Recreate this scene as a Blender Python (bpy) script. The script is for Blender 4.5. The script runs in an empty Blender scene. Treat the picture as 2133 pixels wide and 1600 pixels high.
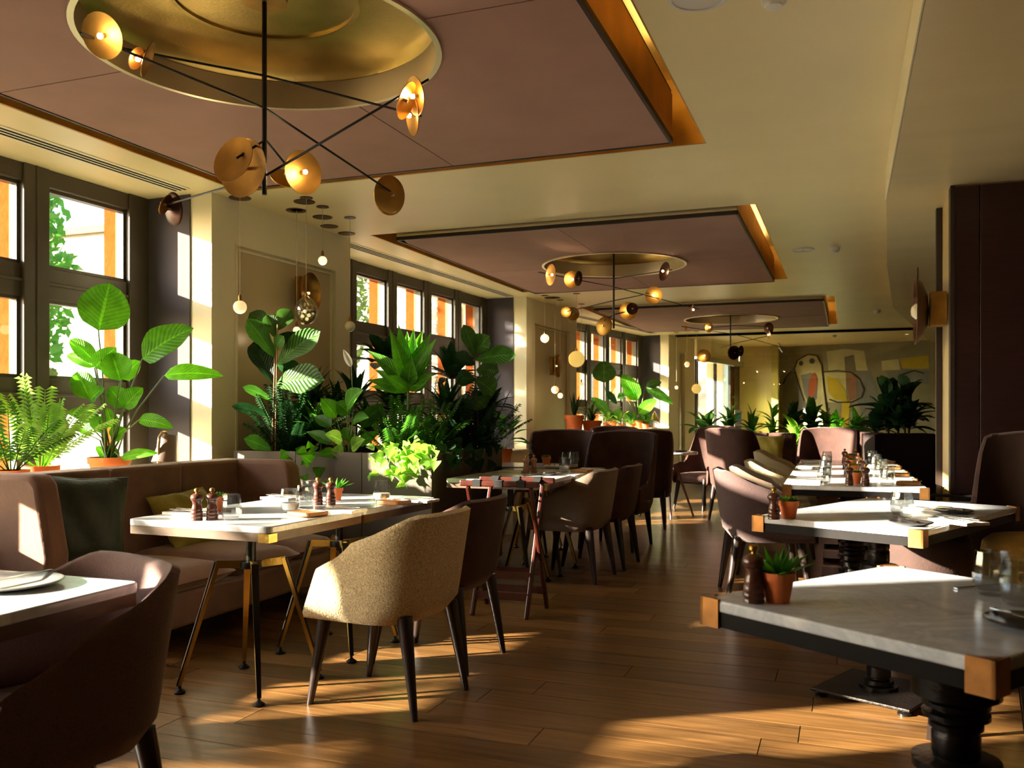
import bpy, bmesh, math, random
from mathutils import Vector, Matrix, Quaternion
random.seed(7)
C = bpy.context.scene.collection
sc = bpy.context.scene
PI = math.pi

# ---------------------------------------------------------------- camera
F = 1850.0; CX = 1066.5; HY = 862.0; CAMZ = 1.22
YAW = math.atan((1762 - CX) / F)
cam = bpy.data.cameras.new('camera'); camo = bpy.data.objects.new('camera', cam); C.objects.link(camo)
camo.location = (0, 0, CAMZ); camo.rotation_euler = (PI / 2, 0, YAW)
cam.sensor_width = 36; cam.lens = 36 * F / 2133; cam.shift_y = (HY - 800) / 2133
cam.clip_start = .05; cam.clip_end = 300
cam.dof.use_dof = True; cam.dof.focus_distance = 4.6; cam.dof.aperture_fstop = 5.0
sc.camera = camo

# ---------------------------------------------------------------- sky, sun, exposure
SUN = Vector((1, .62, -.335)).normalized()          # the way the light travels
w = bpy.data.worlds.new('sky'); sc.world = w; w.use_nodes = True
nt = w.node_tree; bg = nt.nodes['Background']
sky = nt.nodes.new('ShaderNodeTexSky'); sky.sky_type = 'NISHITA'; sky.sun_disc = False
sky.sun_elevation = math.radians(22); sky.sun_rotation = math.radians(238)
sky.dust_density = 1.5
nt.links.new(sky.outputs[0], bg.inputs[0]); bg.inputs[1].default_value = .48
sl = bpy.data.lights.new('sun', 'SUN'); so = bpy.data.objects.new('sun', sl); C.objects.link(so)
sl.energy = 20.0; sl.color = (1, .88, .70); sl.angle = math.radians(.6)
so.rotation_euler = SUN.to_track_quat('-Z', 'Y').to_euler(); so.location = (-20, -12, 12)
vs = sc.view_settings; vs.view_transform = 'Standard'; vs.look = 'None'; vs.gamma = 1; vs.use_curve_mapping = False
vs.exposure = 1.48
sc.cycles.use_denoising = True
sc.cycles.max_bounces = 8; sc.cycles.diffuse_bounces = 5; sc.cycles.glossy_bounces = 3; sc.cycles.transparent_max_bounces = 16
sc.cycles.transmission_bounces = 4; sc.cycles.adaptive_threshold = .03
sc.cycles.sample_clamp_indirect = 6; sc.cycles.caustics_reflective = False; sc.cycles.caustics_refractive = False

# ---------------------------------------------------------------- where things stand
_c, _s = math.cos(YAW), math.sin(YAW)
FW = Vector((-_s, _c, 0)); RT = Vector((_c, _s, 0))
def D(px, py, d):                      # the point at a distance d along the view
    return FW * d + RT * ((px - CX) / F * d) + Vector((0, 0, CAMZ + (HY - py) / F * d))
def G(px, py, z=0.0):                  # the point at a height z
    return D(px, py, (CAMZ - z) * F / (py - HY))
def WX(px, py, X): r = D(px, py, 1); return D(px, py, X / r.x)
def WY(px, py, Y): r = D(px, py, 1); return D(px, py, Y / r.y)

# ---------------------------------------------------------------- materials
def lin(r, g, b):
    f = lambda c: (c / 12.92 if c <= .04045 else ((c + .055) / 1.055) ** 2.4)
    return (f(r / 255), f(g / 255), f(b / 255), 1)
MATS = {}
def mat(name, col, rough=.6, metal=0, var=0, vscale=8, bump=0, bscale=40, spec=.5, sheen=0, emis=None, es=0, coat=0, trans=0, objvar=0, stretch=None, sheencol=None, col2=None):
    if name in MATS: return MATS[name]
    m = bpy.data.materials.new(name); m.use_nodes = True; t = m.node_tree; p = t.nodes['Principled BSDF']
    p.inputs['Base Color'].default_value = col; p.inputs['Roughness'].default_value = rough; p.inputs['Metallic'].default_value = metal
    p.inputs['Specular IOR Level'].default_value = spec
    if sheen:
        p.inputs['Sheen Weight'].default_value = sheen; p.inputs['Sheen Roughness'].default_value = .4
        p.inputs['Sheen Tint'].default_value = sheencol or (1, .9, .85, 1)
    if coat: p.inputs['Coat Weight'].default_value = coat; p.inputs['Coat Roughness'].default_value = .1
    if emis: p.inputs['Emission Color'].default_value = emis; p.inputs['Emission Strength'].default_value = es
    vec = None
    if var or bump or col2:
        g = t.nodes.new('ShaderNodeTexCoord'); vec = g.outputs['Object']
        if stretch:
            mp = t.nodes.new('ShaderNodeMapping'); mp.inputs['Scale'].default_value = stretch
            t.links.new(vec, mp.inputs[0]); vec = mp.outputs[0]
    if var or col2:
        n = t.nodes.new('ShaderNodeTexNoise'); n.inputs['Scale'].default_value = vscale; n.inputs['Detail'].default_value = 6
        t.links.new(vec, n.inputs['Vector'])
        r = t.nodes.new('ShaderNodeValToRGB'); r.color_ramp.elements[0].position = .3; r.color_ramp.elements[1].position = .7
        a = tuple(c * (1 - var) for c in col[:3]) + (1,); b = tuple(min(1, c * (1 + var)) for c in col[:3]) + (1,)
        r.color_ramp.elements[0].color = col if col2 else a; r.color_ramp.elements[1].color = col2 if col2 else b
        t.links.new(n.outputs['Fac'], r.inputs[0]); cs = r.outputs[0]
        if objvar: cs = _ov(t, cs, objvar)
        t.links.new(cs, p.inputs['Base Color'])
    elif objvar:
        rgb = t.nodes.new('ShaderNodeRGB'); rgb.outputs[0].default_value = col
        t.links.new(_ov(t, rgb.outputs[0], objvar), p.inputs['Base Color'])
    if bump:
        n = t.nodes.new('ShaderNodeTexNoise'); n.inputs['Scale'].default_value = bscale; n.inputs['Detail'].default_value = 4
        t.links.new(vec, n.inputs['Vector']); b = t.nodes.new('ShaderNodeBump'); b.inputs['Strength'].default_value = bump; b.inputs['Distance'].default_value = .02
        t.links.new(n.outputs['Fac'], b.inputs['Height']); t.links.new(b.outputs[0], p.inputs['Normal'])
    if trans:
        tr = t.nodes.new('ShaderNodeBsdfTranslucent'); mx = t.nodes.new('ShaderNodeMixShader'); mx.inputs[0].default_value = trans
        tr.inputs[0].default_value = tuple(min(1, c * 1.6) for c in col[:3]) + (1,)
        if p.inputs['Base Color'].is_linked:
            hs = t.nodes.new('ShaderNodeHueSaturation'); hs.inputs['Value'].default_value = 2.0; hs.inputs['Saturation'].default_value = 1.05
            t.links.new(p.inputs['Base Color'].links[0].from_socket, hs.inputs['Color']); t.links.new(hs.outputs[0], tr.inputs[0])
        o = t.nodes['Material Output']
        t.links.new(p.outputs[0], mx.inputs[1]); t.links.new(tr.outputs[0], mx.inputs[2]); t.links.new(mx.outputs[0], o.inputs[0])
    MATS[name] = m; return m
def _ov(t, sock, amt):
    oi = t.nodes.new('ShaderNodeObjectInfo'); mr = t.nodes.new('ShaderNodeMapRange')
    mr.inputs['To Min'].default_value = 1 - amt; mr.inputs['To Max'].default_value = 1 + amt
    t.links.new(oi.outputs['Random'], mr.inputs['Value'])
    hs = t.nodes.new('ShaderNodeHueSaturation'); t.links.new(mr.outputs[0], hs.inputs['Value']); t.links.new(sock, hs.inputs['Color'])
    return hs.outputs[0]
def glassmat(name, tint=(1, 1, 1, 1), ior=1.45, rough=0.0):
    m = bpy.data.materials.new(name); m.use_nodes = True; t = m.node_tree; t.nodes.clear()
    o = t.nodes.new('ShaderNodeOutputMaterial'); a = t.nodes.new('ShaderNodeBsdfTransparent'); a.inputs[0].default_value = tint
    g = t.nodes.new('ShaderNodeBsdfGlossy'); g.inputs['Roughness'].default_value = rough; lw = t.nodes.new('ShaderNodeLayerWeight'); lw.inputs[0].default_value = .5; pw = t.nodes.new('ShaderNodeMath'); pw.operation = 'POWER'; pw.inputs[1].default_value = 5
    f0 = ((ior - 1) / (ior + 1)) ** 2; f = t.nodes.new('ShaderNodeMath'); f.operation = 'MULTIPLY_ADD'; f.inputs[1].default_value = (1 - f0) * .8; f.inputs[2].default_value = f0
    t.links.new(lw.outputs['Facing'], pw.inputs[0]); t.links.new(pw.outputs[0], f.inputs[0])
    x = t.nodes.new('ShaderNodeMixShader'); t.links.new(f.outputs[0], x.inputs[0]); t.links.new(a.outputs[0], x.inputs[1]); t.links.new(g.outputs[0], x.inputs[2])
    t.links.new(x.outputs[0], o.inputs[0]); MATS[name] = m; return m
def woodmat(name, a, b, rough, scale, planks=False, gloss=.5):
    m = bpy.data.materials.new(name); m.use_nodes = True; t = m.node_tree; p = t.nodes['Principled BSDF']
    p.inputs['Roughness'].default_value = rough; p.inputs['Specular IOR Level'].default_value = gloss
    g = t.nodes.new('ShaderNodeNewGeometry'); oi = t.nodes.new('ShaderNodeObjectInfo')
    ad = t.nodes.new('ShaderNodeVectorMath'); ad.operation = 'MULTIPLY_ADD'; ad.inputs[1].default_value = (1, 1, 1)
    cb = t.nodes.new('ShaderNodeVectorMath'); cb.operation = 'SCALE'; cb.inputs[0].default_value = (37, 11, 5)
    t.links.new(oi.outputs['Random'], cb.inputs['Scale']); t.links.new(g.outputs['Position'], ad.inputs[0]); t.links.new(cb.outputs[0], ad.inputs[2])
    mp = t.nodes.new('ShaderNodeMapping'); mp.inputs['Scale'].default_value = scale; t.links.new(ad.outputs[0], mp.inputs[0])
    n = t.nodes.new('ShaderNodeTexNoise'); n.inputs['Scale'].default_value = 1; n.inputs['Detail'].default_value = 8; n.inputs['Roughness'].default_value = .65; n.inputs['Distortion'].default_value = .6
    t.links.new(mp.outputs[0], n.inputs['Vector'])
    r = t.nodes.new('ShaderNodeValToRGB'); r.color_ramp.elements[0].position = .32; r.color_ramp.elements[1].position = .70
    r.color_ramp.elements[0].color = a; r.color_ramp.elements[1].color = b
    t.links.new(n.outputs['Fac'], r.inputs[0])
    cs = _ov(t, r.outputs[0], .30)
    if planks:
        bt = t.nodes.new('ShaderNodeTexBrick'); bt.inputs['Scale'].default_value = 1; bt.inputs['Mortar Size'].default_value = .003; bt.inputs['Brick Width'].default_value = 1.9
        bt.inputs['Row Height'].default_value = .19; bt.inputs['Color1'].default_value = (1, 1, 1, 1); bt.inputs['Color2'].default_value = (.75, .75, .75, 1); bt.inputs['Mortar'].default_value = (.2, .2, .2, 1)
        t.links.new(g.outputs['Position'], bt.inputs['Vector'])
        mu = t.nodes.new('ShaderNodeMixRGB'); mu.blend_type = 'MULTIPLY'; mu.inputs[0].default_value = 1; t.links.new(cs, mu.inputs[1]); t.links.new(bt.outputs[0], mu.inputs[2]); cs = mu.outputs[0]
    t.links.new(cs, p.inputs['Base Color'])
    bu = t.nodes.new('ShaderNodeBump'); bu.inputs['Strength'].default_value = .3; bu.inputs['Distance'].default_value = .004
    t.links.new(n.outputs['Fac'], bu.inputs['Height']); t.links.new(bu.outputs[0], p.inputs['Normal'])
    MATS[name] = m; return m
def marblemat():
    m = bpy.data.materials.new('marble'); m.use_nodes = True; t = m.node_tree; p = t.nodes['Principled BSDF']
    p.inputs['Roughness'].default_value = .16
    g = t.nodes.new('ShaderNodeNewGeometry')
    n = t.nodes.new('ShaderNodeTexNoise'); n.inputs['Scale'].default_value = 4; n.inputs['Detail'].default_value = 9; n.inputs['Roughness'].default_value = .62; n.inputs['Distortion'].default_value = 1.6
    t.links.new(g.outputs['Position'], n.inputs['Vector'])
    r = t.nodes.new('ShaderNodeValToRGB'); e = r.color_ramp.elements
    e[0].position = .30; e[0].color = lin(184, 188, 194); e[1].position = .66; e[1].color = lin(236, 238, 240)
    x = e.new(.47); x.color = lin(214, 217, 222); y = e.new(.52); y.color = lin(198, 202, 208)
    t.links.new(n.outputs['Fac'], r.inputs[0]); t.links.new(r.outputs[0], p.inputs['Base Color']); MATS['marble'] = m; return m

PAINT = mat('cream_paint', lin(236, 228, 194), .55, var=.04, vscale=1.5)
CEIL = mat('ceiling_paint', lin(238, 222, 170), .42, var=.05, vscale=1.2, bump=.05, bscale=2.0)
SOFF = mat('satin_soffit_paint', lin(230, 210, 158), .24, var=.05, vscale=1.0, bump=.10, bscale=1.6, stretch=(.5, 3, 1))
PANEL = mat('bronze_lacquer', lin(196, 180, 140), .28, var=.06, vscale=2)
REVEAL = mat('plum_grey_paint', lin(70, 64, 70), .8)
FRAME = mat('dark_window_paint', lin(74, 66, 54), .42, var=.08, vscale=6)
ORANGE = mat('terracotta_brick', lin(122, 60, 25), .9, var=.12, vscale=14, bump=.2, spec=0)
PALE = mat('pale_stone', lin(132, 112, 84), .9, var=.08, vscale=10, spec=0)
BRASS = mat('brushed_brass', lin(180, 150, 80), .30, 1, var=.12, vscale=5, bump=.05, bscale=60)
OLDBRASS = mat('aged_brass', lin(168, 126, 60), .42, 1, var=.25, vscale=9)
GOLDLIN = mat('gold_leaf_lining', lin(212, 168, 84), .38, .85, var=.18, vscale=4)
STEEL = mat('polished_metal_rim', lin(228, 214, 184), .34, .9)
MAUVE = mat('mauve_felt', lin(168, 130, 116), .9, var=.06, vscale=3, bump=.1, bscale=200)
DKWOOD = mat('dark_oak_panel', lin(46, 27, 28), .32, var=.25, vscale=6, stretch=(1.2, 1.2, 9))
RAILING = mat('dark_lip', lin(40, 26, 20), .5)
BLACK = mat('black_metal', lin(24, 22, 20), .35, .3)
IRON = mat('cast_iron', lin(38, 33, 30), .36, .75, var=.2, vscale=20, bump=.15, bscale=60)
COPPER = mat('copper_corner', lin(176, 124, 72), .36, .9, var=.2, vscale=25)
DKMET = mat('dark_band', lin(20, 17, 16), .5, 0, spec=.1, var=.15, vscale=20)
WOODBAND = mat('walnut_band', lin(92, 68, 48), .45, var=.3, vscale=12, stretch=(1, 1, 4))
LEGW = mat('ebonised_wood', lin(42, 32, 28), .3, var=.15, vscale=14)
MAHOG = mat('mahogany', lin(64, 24, 15), .3, var=.25, vscale=9, stretch=(3, 3, .6), coat=.15)
BEIGE = mat('oatmeal_wool', lin(234, 206, 162), .95, var=.34, vscale=150, bump=.6, bscale=150, sheen=.2)
CREAMF = mat('cream_wool', lin(214, 196, 156), .95, var=.12, vscale=220, bump=.4, bscale=260, sheen=.2)
MAUVEF = mat('mauve_wool', lin(118, 92, 88), .95, var=.14, vscale=180, bump=.3, bscale=240, sheen=.35)
GREYF = mat('taupe_wool', lin(122, 102, 86), .95, var=.12, vscale=180, bump=.3, bscale=240, sheen=.3)
PLUMF = mat('plum_velvet', lin(68, 39, 31), .8, var=.26, vscale=9, bump=.15, bscale=90, sheen=.18, sheencol=(1, .75, .65, 1))
DKVELF = mat('umber_velvet', lin(56, 34, 27), .85, var=.2, vscale=9, bump=.12, bscale=80, sheen=.15)
DKMAUVEF = mat('dark_mauve_wool', lin(80, 60, 58), .95, var=.14, vscale=180, bump=.3, bscale=240, sheen=.25)
SOFAF = mat('brown_grey_velvet', lin(132, 98, 80), .85, var=.16, vscale=6, bump=.12, bscale=60, sheen=.5, sheencol=(1, .85, .75, 1))
MUSTF = mat('mustard_wool', lin(176, 142, 70), .95, var=.14, vscale=200, bump=.4, bscale=240, sheen=.2)
GREENV = mat('bottle_green_velvet', lin(48, 58, 40), .6, var=.3, vscale=8, bump=.5, bscale=14, sheen=.8, sheencol=(.8, .9, .7, 1))
YELLV = mat('olive_yellow_velvet', lin(150, 138, 50), .7, var=.25, vscale=8, bump=.4, bscale=14, sheen=.5, sheencol=(1, 1, .7, 1))
TERRA = mat('terracotta_clay', lin(226, 122, 66), .8, var=.08, vscale=10)
SOIL = mat('potting_soil', lin(46, 34, 26), 1, var=.3, vscale=60, bump=.6)
MILL = mat('dark_turned_wood', lin(88, 50, 36), .3, var=.2, vscale=20, stretch=(4, 4, 1), coat=.3)
MILLL = mat('light_turned_wood', lin(150, 104, 78), .35, var=.15, vscale=20, stretch=(4, 4, 1))
LINEN = mat('white_linen', lin(236, 232, 224), .9, var=.04, vscale=30, bump=.2, bscale=60)
CHROME = mat('table_steel', lin(200, 198, 190), .2, 1)
CERAM = mat('dark_glazed_ceramic', lin(52, 48, 46), .22, var=.2, vscale=12)
CERAMB = mat('grey_glazed_ceramic', lin(150, 150, 146), .3, var=.2, vscale=12)
OAKB = mat('oak_board', lin(176, 116, 54), .5, var=.2, vscale=10, stretch=(1, 6, 1))
PLANTER = mat('planter_grey', lin(88, 77, 65), .6, var=.12, vscale=4, bump=.05)
PLANTDK = mat('planter_dark', lin(48, 36, 34), .6)
WHITEP = mat('white_plastic', lin(225, 222, 214), .4)
BLKP = mat('black_slot', lin(14, 12, 10), .9)
SHADE = mat('mauve_enamel', lin(108, 88, 80), .35, sheen=.2)
GLASS = glassmat('window_glass', (.97, .98, .97, 1), 1.3)
PGLASS = glassmat('partition_glass', (.93, .97, .93, 1), 1.5)
TUMB = glassmat('tumbler_glass', (.90, .91, .90, 1), 2.1, .02)
WATER = mat('milky_water', lin(225, 225, 220), .2)
BULB = mat('warm_bulb', (1, .8, .5, 1), .4, emis=(1, .72, .38, 1), es=30)
BALLG = mat('glowing_opal_glass', (1, .9, .7, 1), .3, emis=(1, .80, .45, 1), es=.5)
BALLW = mat('warm_opal_glass', (1, .8, .5, 1), .3, emis=(1, .60, .26, 1), es=.36)
BALLD = mat('unlit_opal_glass', lin(225, 215, 190), .15)
GOLDD = mat('gold_disc_glass', lin(220, 170, 60), .3, .3, emis=(1, .66, .16, 1), es=.25)
SMOKEG = glassmat('blown_glass', (.90, .87, .76, 1), 2.4, .06)
OAKF = woodmat('oak_floorboard', lin(80, 55, 30), lin(142, 101, 56), .30, (1.6, 26, 10), gloss=.45)
OAKF2 = woodmat('oak_floor_far', lin(80, 55, 30), lin(142, 101, 56), .30, (1.6, 26, 10), planks=True, gloss=.45)
marblemat()
MARB = MATS['marble']
def leafmat(name, rgb, trans=.4, rough=.45, ov=.35, var=.22):
    m = mat(name, lin(*rgb), rough, objvar=ov, var=var, vscale=18, trans=trans, spec=.25)
    # side veins and a pale midrib drawn along each leaf's own length
    t = m.node_tree; p = t.nodes['Principled BSDF']; src = p.inputs['Base Color'].links[0].from_socket
    def mth(op, a, b=None, c=None):
        n = t.nodes.new('ShaderNodeMath'); n.operation = op
        for i, x in enumerate((a, b, c)):
            if x is None: continue
            if isinstance(x, (int, float)): n.inputs[i].default_value = x
            else: t.links.new(x, n.inputs[i])
        return n.outputs[0]
    uv = t.nodes.new('ShaderNodeUVMap'); sp = t.nodes.new('ShaderNodeSeparateXYZ'); t.links.new(uv.outputs[0], sp.inputs[0])
    av = mth('ABSOLUTE', mth('SUBTRACT', sp.outputs[1], .5)); wv = mth('SINE', mth('MULTIPLY', mth('SUBTRACT', sp.outputs[0], mth('MULTIPLY', av, .55)), 75.0))
    val = mth('MULTIPLY_ADD', wv, .13, 1.0); rib = mth('LESS_THAN', av, .03)
    val2 = mth('MULTIPLY_ADD', rib, .7, val)
    hs = t.nodes.new('ShaderNodeHueSaturation'); t.links.new(src, hs.inputs['Color']); t.links.new(val2, hs.inputs['Value']); t.links.new(hs.outputs[0], p.inputs['Base Color'])
    for l in list(t.links):
        if l.from_socket == src and l.to_node != hs: t.links.new(hs.outputs[0], l.to_socket)
    bu = t.nodes.new('ShaderNodeBump'); bu.inputs['Strength'].default_value = .35; bu.inputs['Distance'].default_value = .006; t.links.new(wv, bu.inputs['Height']); t.links.new(bu.outputs[0], p.inputs['Normal'])
    return m
LF_BR = leafmat('bright_leaf', (86, 148, 40)); LF_MID = leafmat('mid_leaf', (62, 108, 38)); LF_DK = leafmat('dark_leaf', (34, 66, 34), .28)
LF_LIME = leafmat('lime_leaf', (134, 176, 72), .45); LF_FID = leafmat('fiddle_leaf', (58, 92, 36), .3, .42); LF_OLIVE = leafmat('outdoor_leaf', (92, 112, 56), .4, .6)
STEM = mat('green_stem', lin(96, 120, 56), .5); WOODY = mat('woody_stem', lin(110, 78, 52), .8); STEMB = mat('brown_stake', lin(150, 100, 64), .7)
FLOWW = mat('white_flower', lin(235, 236, 215), .5, trans=.3)

# ---------------------------------------------------------------- mesh building
class MB:
    def __init__(s): s.v = []; s.f = []
    def add(s, v, f):
        o = len(s.v); s.v += [tuple(p) for p in v]; s.f += [tuple(i + o for i in q) for q in f]; return s
    def box(s, x0, x1, y0, y1, z0, z1):
        return s.add([(x0, y0, z0), (x1, y0, z0), (x1, y1, z0), (x0, y1, z0), (x0, y0, z1), (x1, y0, z1), (x1, y1, z1), (x0, y1, z1)],
                     [(3, 2, 1, 0), (4, 5, 6, 7), (0, 1, 5, 4), (1, 2, 6, 5), (2, 3, 7, 6), (3, 0, 4, 7)])
    def prism(s, pts, z0, z1):
        n = len(pts); v = [(x, y, z0) for x, y in pts] + [(x, y, z1) for x, y in pts]
        return s.add(v, [tuple(range(n - 1, -1, -1)), tuple(range(n, 2 * n))] + [(i, (i + 1) % n, n + (i + 1) % n, n + i) for i in range(n)])
    def slab(s, pts, off):              # 3-D polygon given thickness along a vector
        n = len(pts); off = Vector(off); v = [tuple(p) for p in pts] + [tuple(Vector(p) + off) for p in pts]
        return s.add(v, [tuple(range(n)), tuple(range(2 * n - 1, n - 1, -1))] + [(i, n + i, n + (i + 1) % n, (i + 1) % n) for i in range(n)])
    def bar(s, a, b, w, h=None, up=(0, 0, 1), w2=None, h2=None):
        a = Vector(a); b = Vector(b); h = h or w; w2 = w2 or w; h2 = h2 or h; d = (b - a).normalized(); up = Vector(up)
        if abs(d.dot(up)) > .99: up = Vector((1, 0, 0))
        x = d.cross(up).normalized(); y = x.cross(d)
        r = []
        for p, ww, hh in ((a, w, h), (b, w2, h2)):
            r += [p - x * ww / 2 - y * hh / 2, p + x * ww / 2 - y * hh / 2, p + x * ww / 2 + y * hh / 2, p - x * ww / 2 + y * hh / 2]
        return s.add(r, [(0, 1, 2, 3), (7, 6, 5, 4), (0, 4, 5, 1), (1, 5, 6, 2), (2, 6, 7, 3), (3, 7, 4, 0)])
    def tube(s, pts, r, n=8, cap=True):
        pts = [Vector(p) for p in pts]; rs = r if isinstance(r, (list, tuple)) else [r] * len(pts)
        o = len(s.v); prev = None
        for i, p in enumerate(pts):
            d = (pts[min(i + 1, len(pts) - 1)] - pts[max(i - 1, 0)]).normalized()
            if prev is None: x = d.orthogonal().normalized()
            else: x = (prev - d * prev.dot(d)).normalized()
            prev = x; y = d.cross(x)
            for k in range(n):
                a = 2 * PI * k / n; s.v.append(tuple(p + (x * math.cos(a) + y * math.sin(a)) * rs[i]))
        for i in range(len(pts) - 1):
            for k in range(n):
                s.f.append((o + i * n + k, o + i * n + (k + 1) % n, o + (i + 1) * n + (k + 1) % n, o + (i + 1) * n + k))
        if cap: s.f.append(tuple(o + k for k in range(n - 1, -1, -1))); e = o + (len(pts) - 1) * n; s.f.append(tuple(e + k for k in range(n)))
        return s
    def lathe(s, prof, n=20, mtx=None):
        o = len(s.v); mtx = mtx or Matrix.Identity(4); idx = []
        for r, z in prof:
            if r < 1e-6: s.v.append(tuple(mtx @ Vector((0, 0, z)))); idx.append([len(s.v) - 1])
            else:
                row = []
                for k in range(n):
                    a = 2 * PI * k / n; s.v.append(tuple(mtx @ Vector((r * math.cos(a), r * math.sin(a), z)))); row.append(len(s.v) - 1)
                idx.append(row)
        for a, b in zip(idx, idx[1:]):
            for k in range(n):
                k2 = (k + 1) % n
                if len(a) == 1 and len(b) == 1: continue
                if len(a) == 1: s.f.append((a[0], b[k2], b[k]))
                elif len(b) == 1: s.f.append((a[k], a[k2], b[0]))
                else: s.f.append((a[k], a[k2], b[k2], b[k]))
        return s
    def grid(s, fn, nu, nv, closeu=False):
        o = len(s.v)
        for i in range(nu + (0 if closeu else 1)):
            for j in range(nv + 1): s.v.append(tuple(fn(i / nu, j / nv)))
        m = nu + (0 if closeu else 1)
        for i in range(nu):
            for j in range(nv):
                a = (i % m) * (nv + 1); b = ((i + 1) % m) * (nv + 1); s.f.append((o + a + j, o + b + j, o + b + j + 1, o + a + j + 1))
        return s
    def build(s, name, m, parent=None, smooth=None, bevel=0, org=None, recalc=True, bseg=2):
        me = bpy.data.meshes.new(name)
        vv = s.v if org is None else [(a - org[0], b - org[1], c - org[2]) for a, b, c in s.v]
        me.from_pydata(vv, [], s.f); me.validate()
        if recalc:
            bm = bmesh.new(); bm.from_mesh(me); bmesh.ops.recalc_face_normals(bm, faces=bm.faces); bm.to_mesh(me); bm.free()
        me.materials.append(m)
        return link(name, me, parent, smooth, bevel, bseg)
def link(name, me, parent=None, smooth=None, bevel=0, bseg=2):
    if smooth is not None:
        for p in me.polygons: p.use_smooth = True
        if smooth < 180: me.set_sharp_from_angle(angle=math.radians(smooth))
    o = bpy.data.objects.new(name, me); C.objects.link(o); o.parent = parent
    if bevel:
        b = o.modifiers.new('bevel', 'BEVEL'); b.width = bevel; b.segments = bseg; b.limit_method = 'ANGLE'; b.angle_limit = math.radians(40)
    return o
def tag(o, label=None, cat=None, group=None, kind=None):
    if label: o['label'] = label
    if cat: o['category'] = cat
    if group: o['group'] = group
    if kind: o['kind'] = kind
    return o
def thing(name, label, cat, loc=(0, 0, 0), rz=0, group=None):
    o = bpy.data.objects.new(name, None); C.objects.link(o); o.location = loc; o.rotation_euler = (0, 0, rz); o.empty_display_size = .1
    return tag(o, label, cat, group)
def struct(name, mb, m, parent=None, smooth=None, bevel=0):
    o = mb.build(name, m, parent, smooth, bevel)
    if parent is None: o['kind'] = 'structure'
    return o
def sroot(name):
    o = bpy.data.objects.new(name, None); C.objects.link(o); o['kind'] = 'structure'; return o
def copy_tree(o, label=None, loc=None, rz=None, parent=None):
    c = o.copy(); C.objects.link(c); c.parent = parent
    if label: c['label'] = label
    if loc is not None: c.location = loc
    if rz is not None: c.rotation_euler = (0, 0, rz)
    for ch in list(o.children): copy_tree(ch, parent=c)
    return c
def axis_mtx(loc, z):
    q = Vector(z).to_track_quat('Z', 'Y'); return Matrix.Translation(loc) @ q.to_matrix().to_4x4()
def lamp(name, loc, power, col, r, parent):
    l = bpy.data.lights.new(name, 'POINT'); l.energy = power; l.color = col; l.shadow_soft_size = r
    o = bpy.data.objects.new(name, l); C.objects.link(o); o.parent = parent; o.location = loc; return o
# ================================================================ the room
H = 2.9; HS = 2.68
COVE = mat('warm_cove_light', (1, .8, .5, 1), .5, emis=(1, .80, .45, 1), es=6)
XMIN, XMAX, YMIN, YMAX = -5.6, 4.2, -6.5, 24.0
# ---- floor: boards laid across the room, one by one as far as they can be told apart
fl = MB(); fl.box(XMIN, XMAX, YMIN, YMAX, -.12, -.022)
floor = struct('floor', fl, mat('subfloor', lin(30, 20, 12), .9))
far = MB(); far.box(XMIN, XMAX, 7.26, YMAX, -.022, 0); far.build('far_boards', OAKF2, floor)
near = MB(); near.box(XMIN, XMAX, YMIN, .985, -.022, 0); near.build('near_boards', OAKF2, floor)
rw = .19; y = .99; k = 0; rnd = random.Random(3); pc = {}
while y < 7.25:
    x = -4.5 - rnd.random() * 1.6
    while x < 3.4:
        L = rnd.choice((1.3, 1.6, 1.9, 2.2)); key = L
        if key not in pc:
            b = MB(); b.box(.002, L - .002, .002, rw - .002, -.02, 0); o = b.build('floorboard', OAKF, floor, bevel=0); pc[key] = o.data
        else:
            o = bpy.data.objects.new('floorboard', pc[key]); C.objects.link(o); o.parent = floor
        o.location = (x, y, 0); x += L
    y += rw

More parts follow.
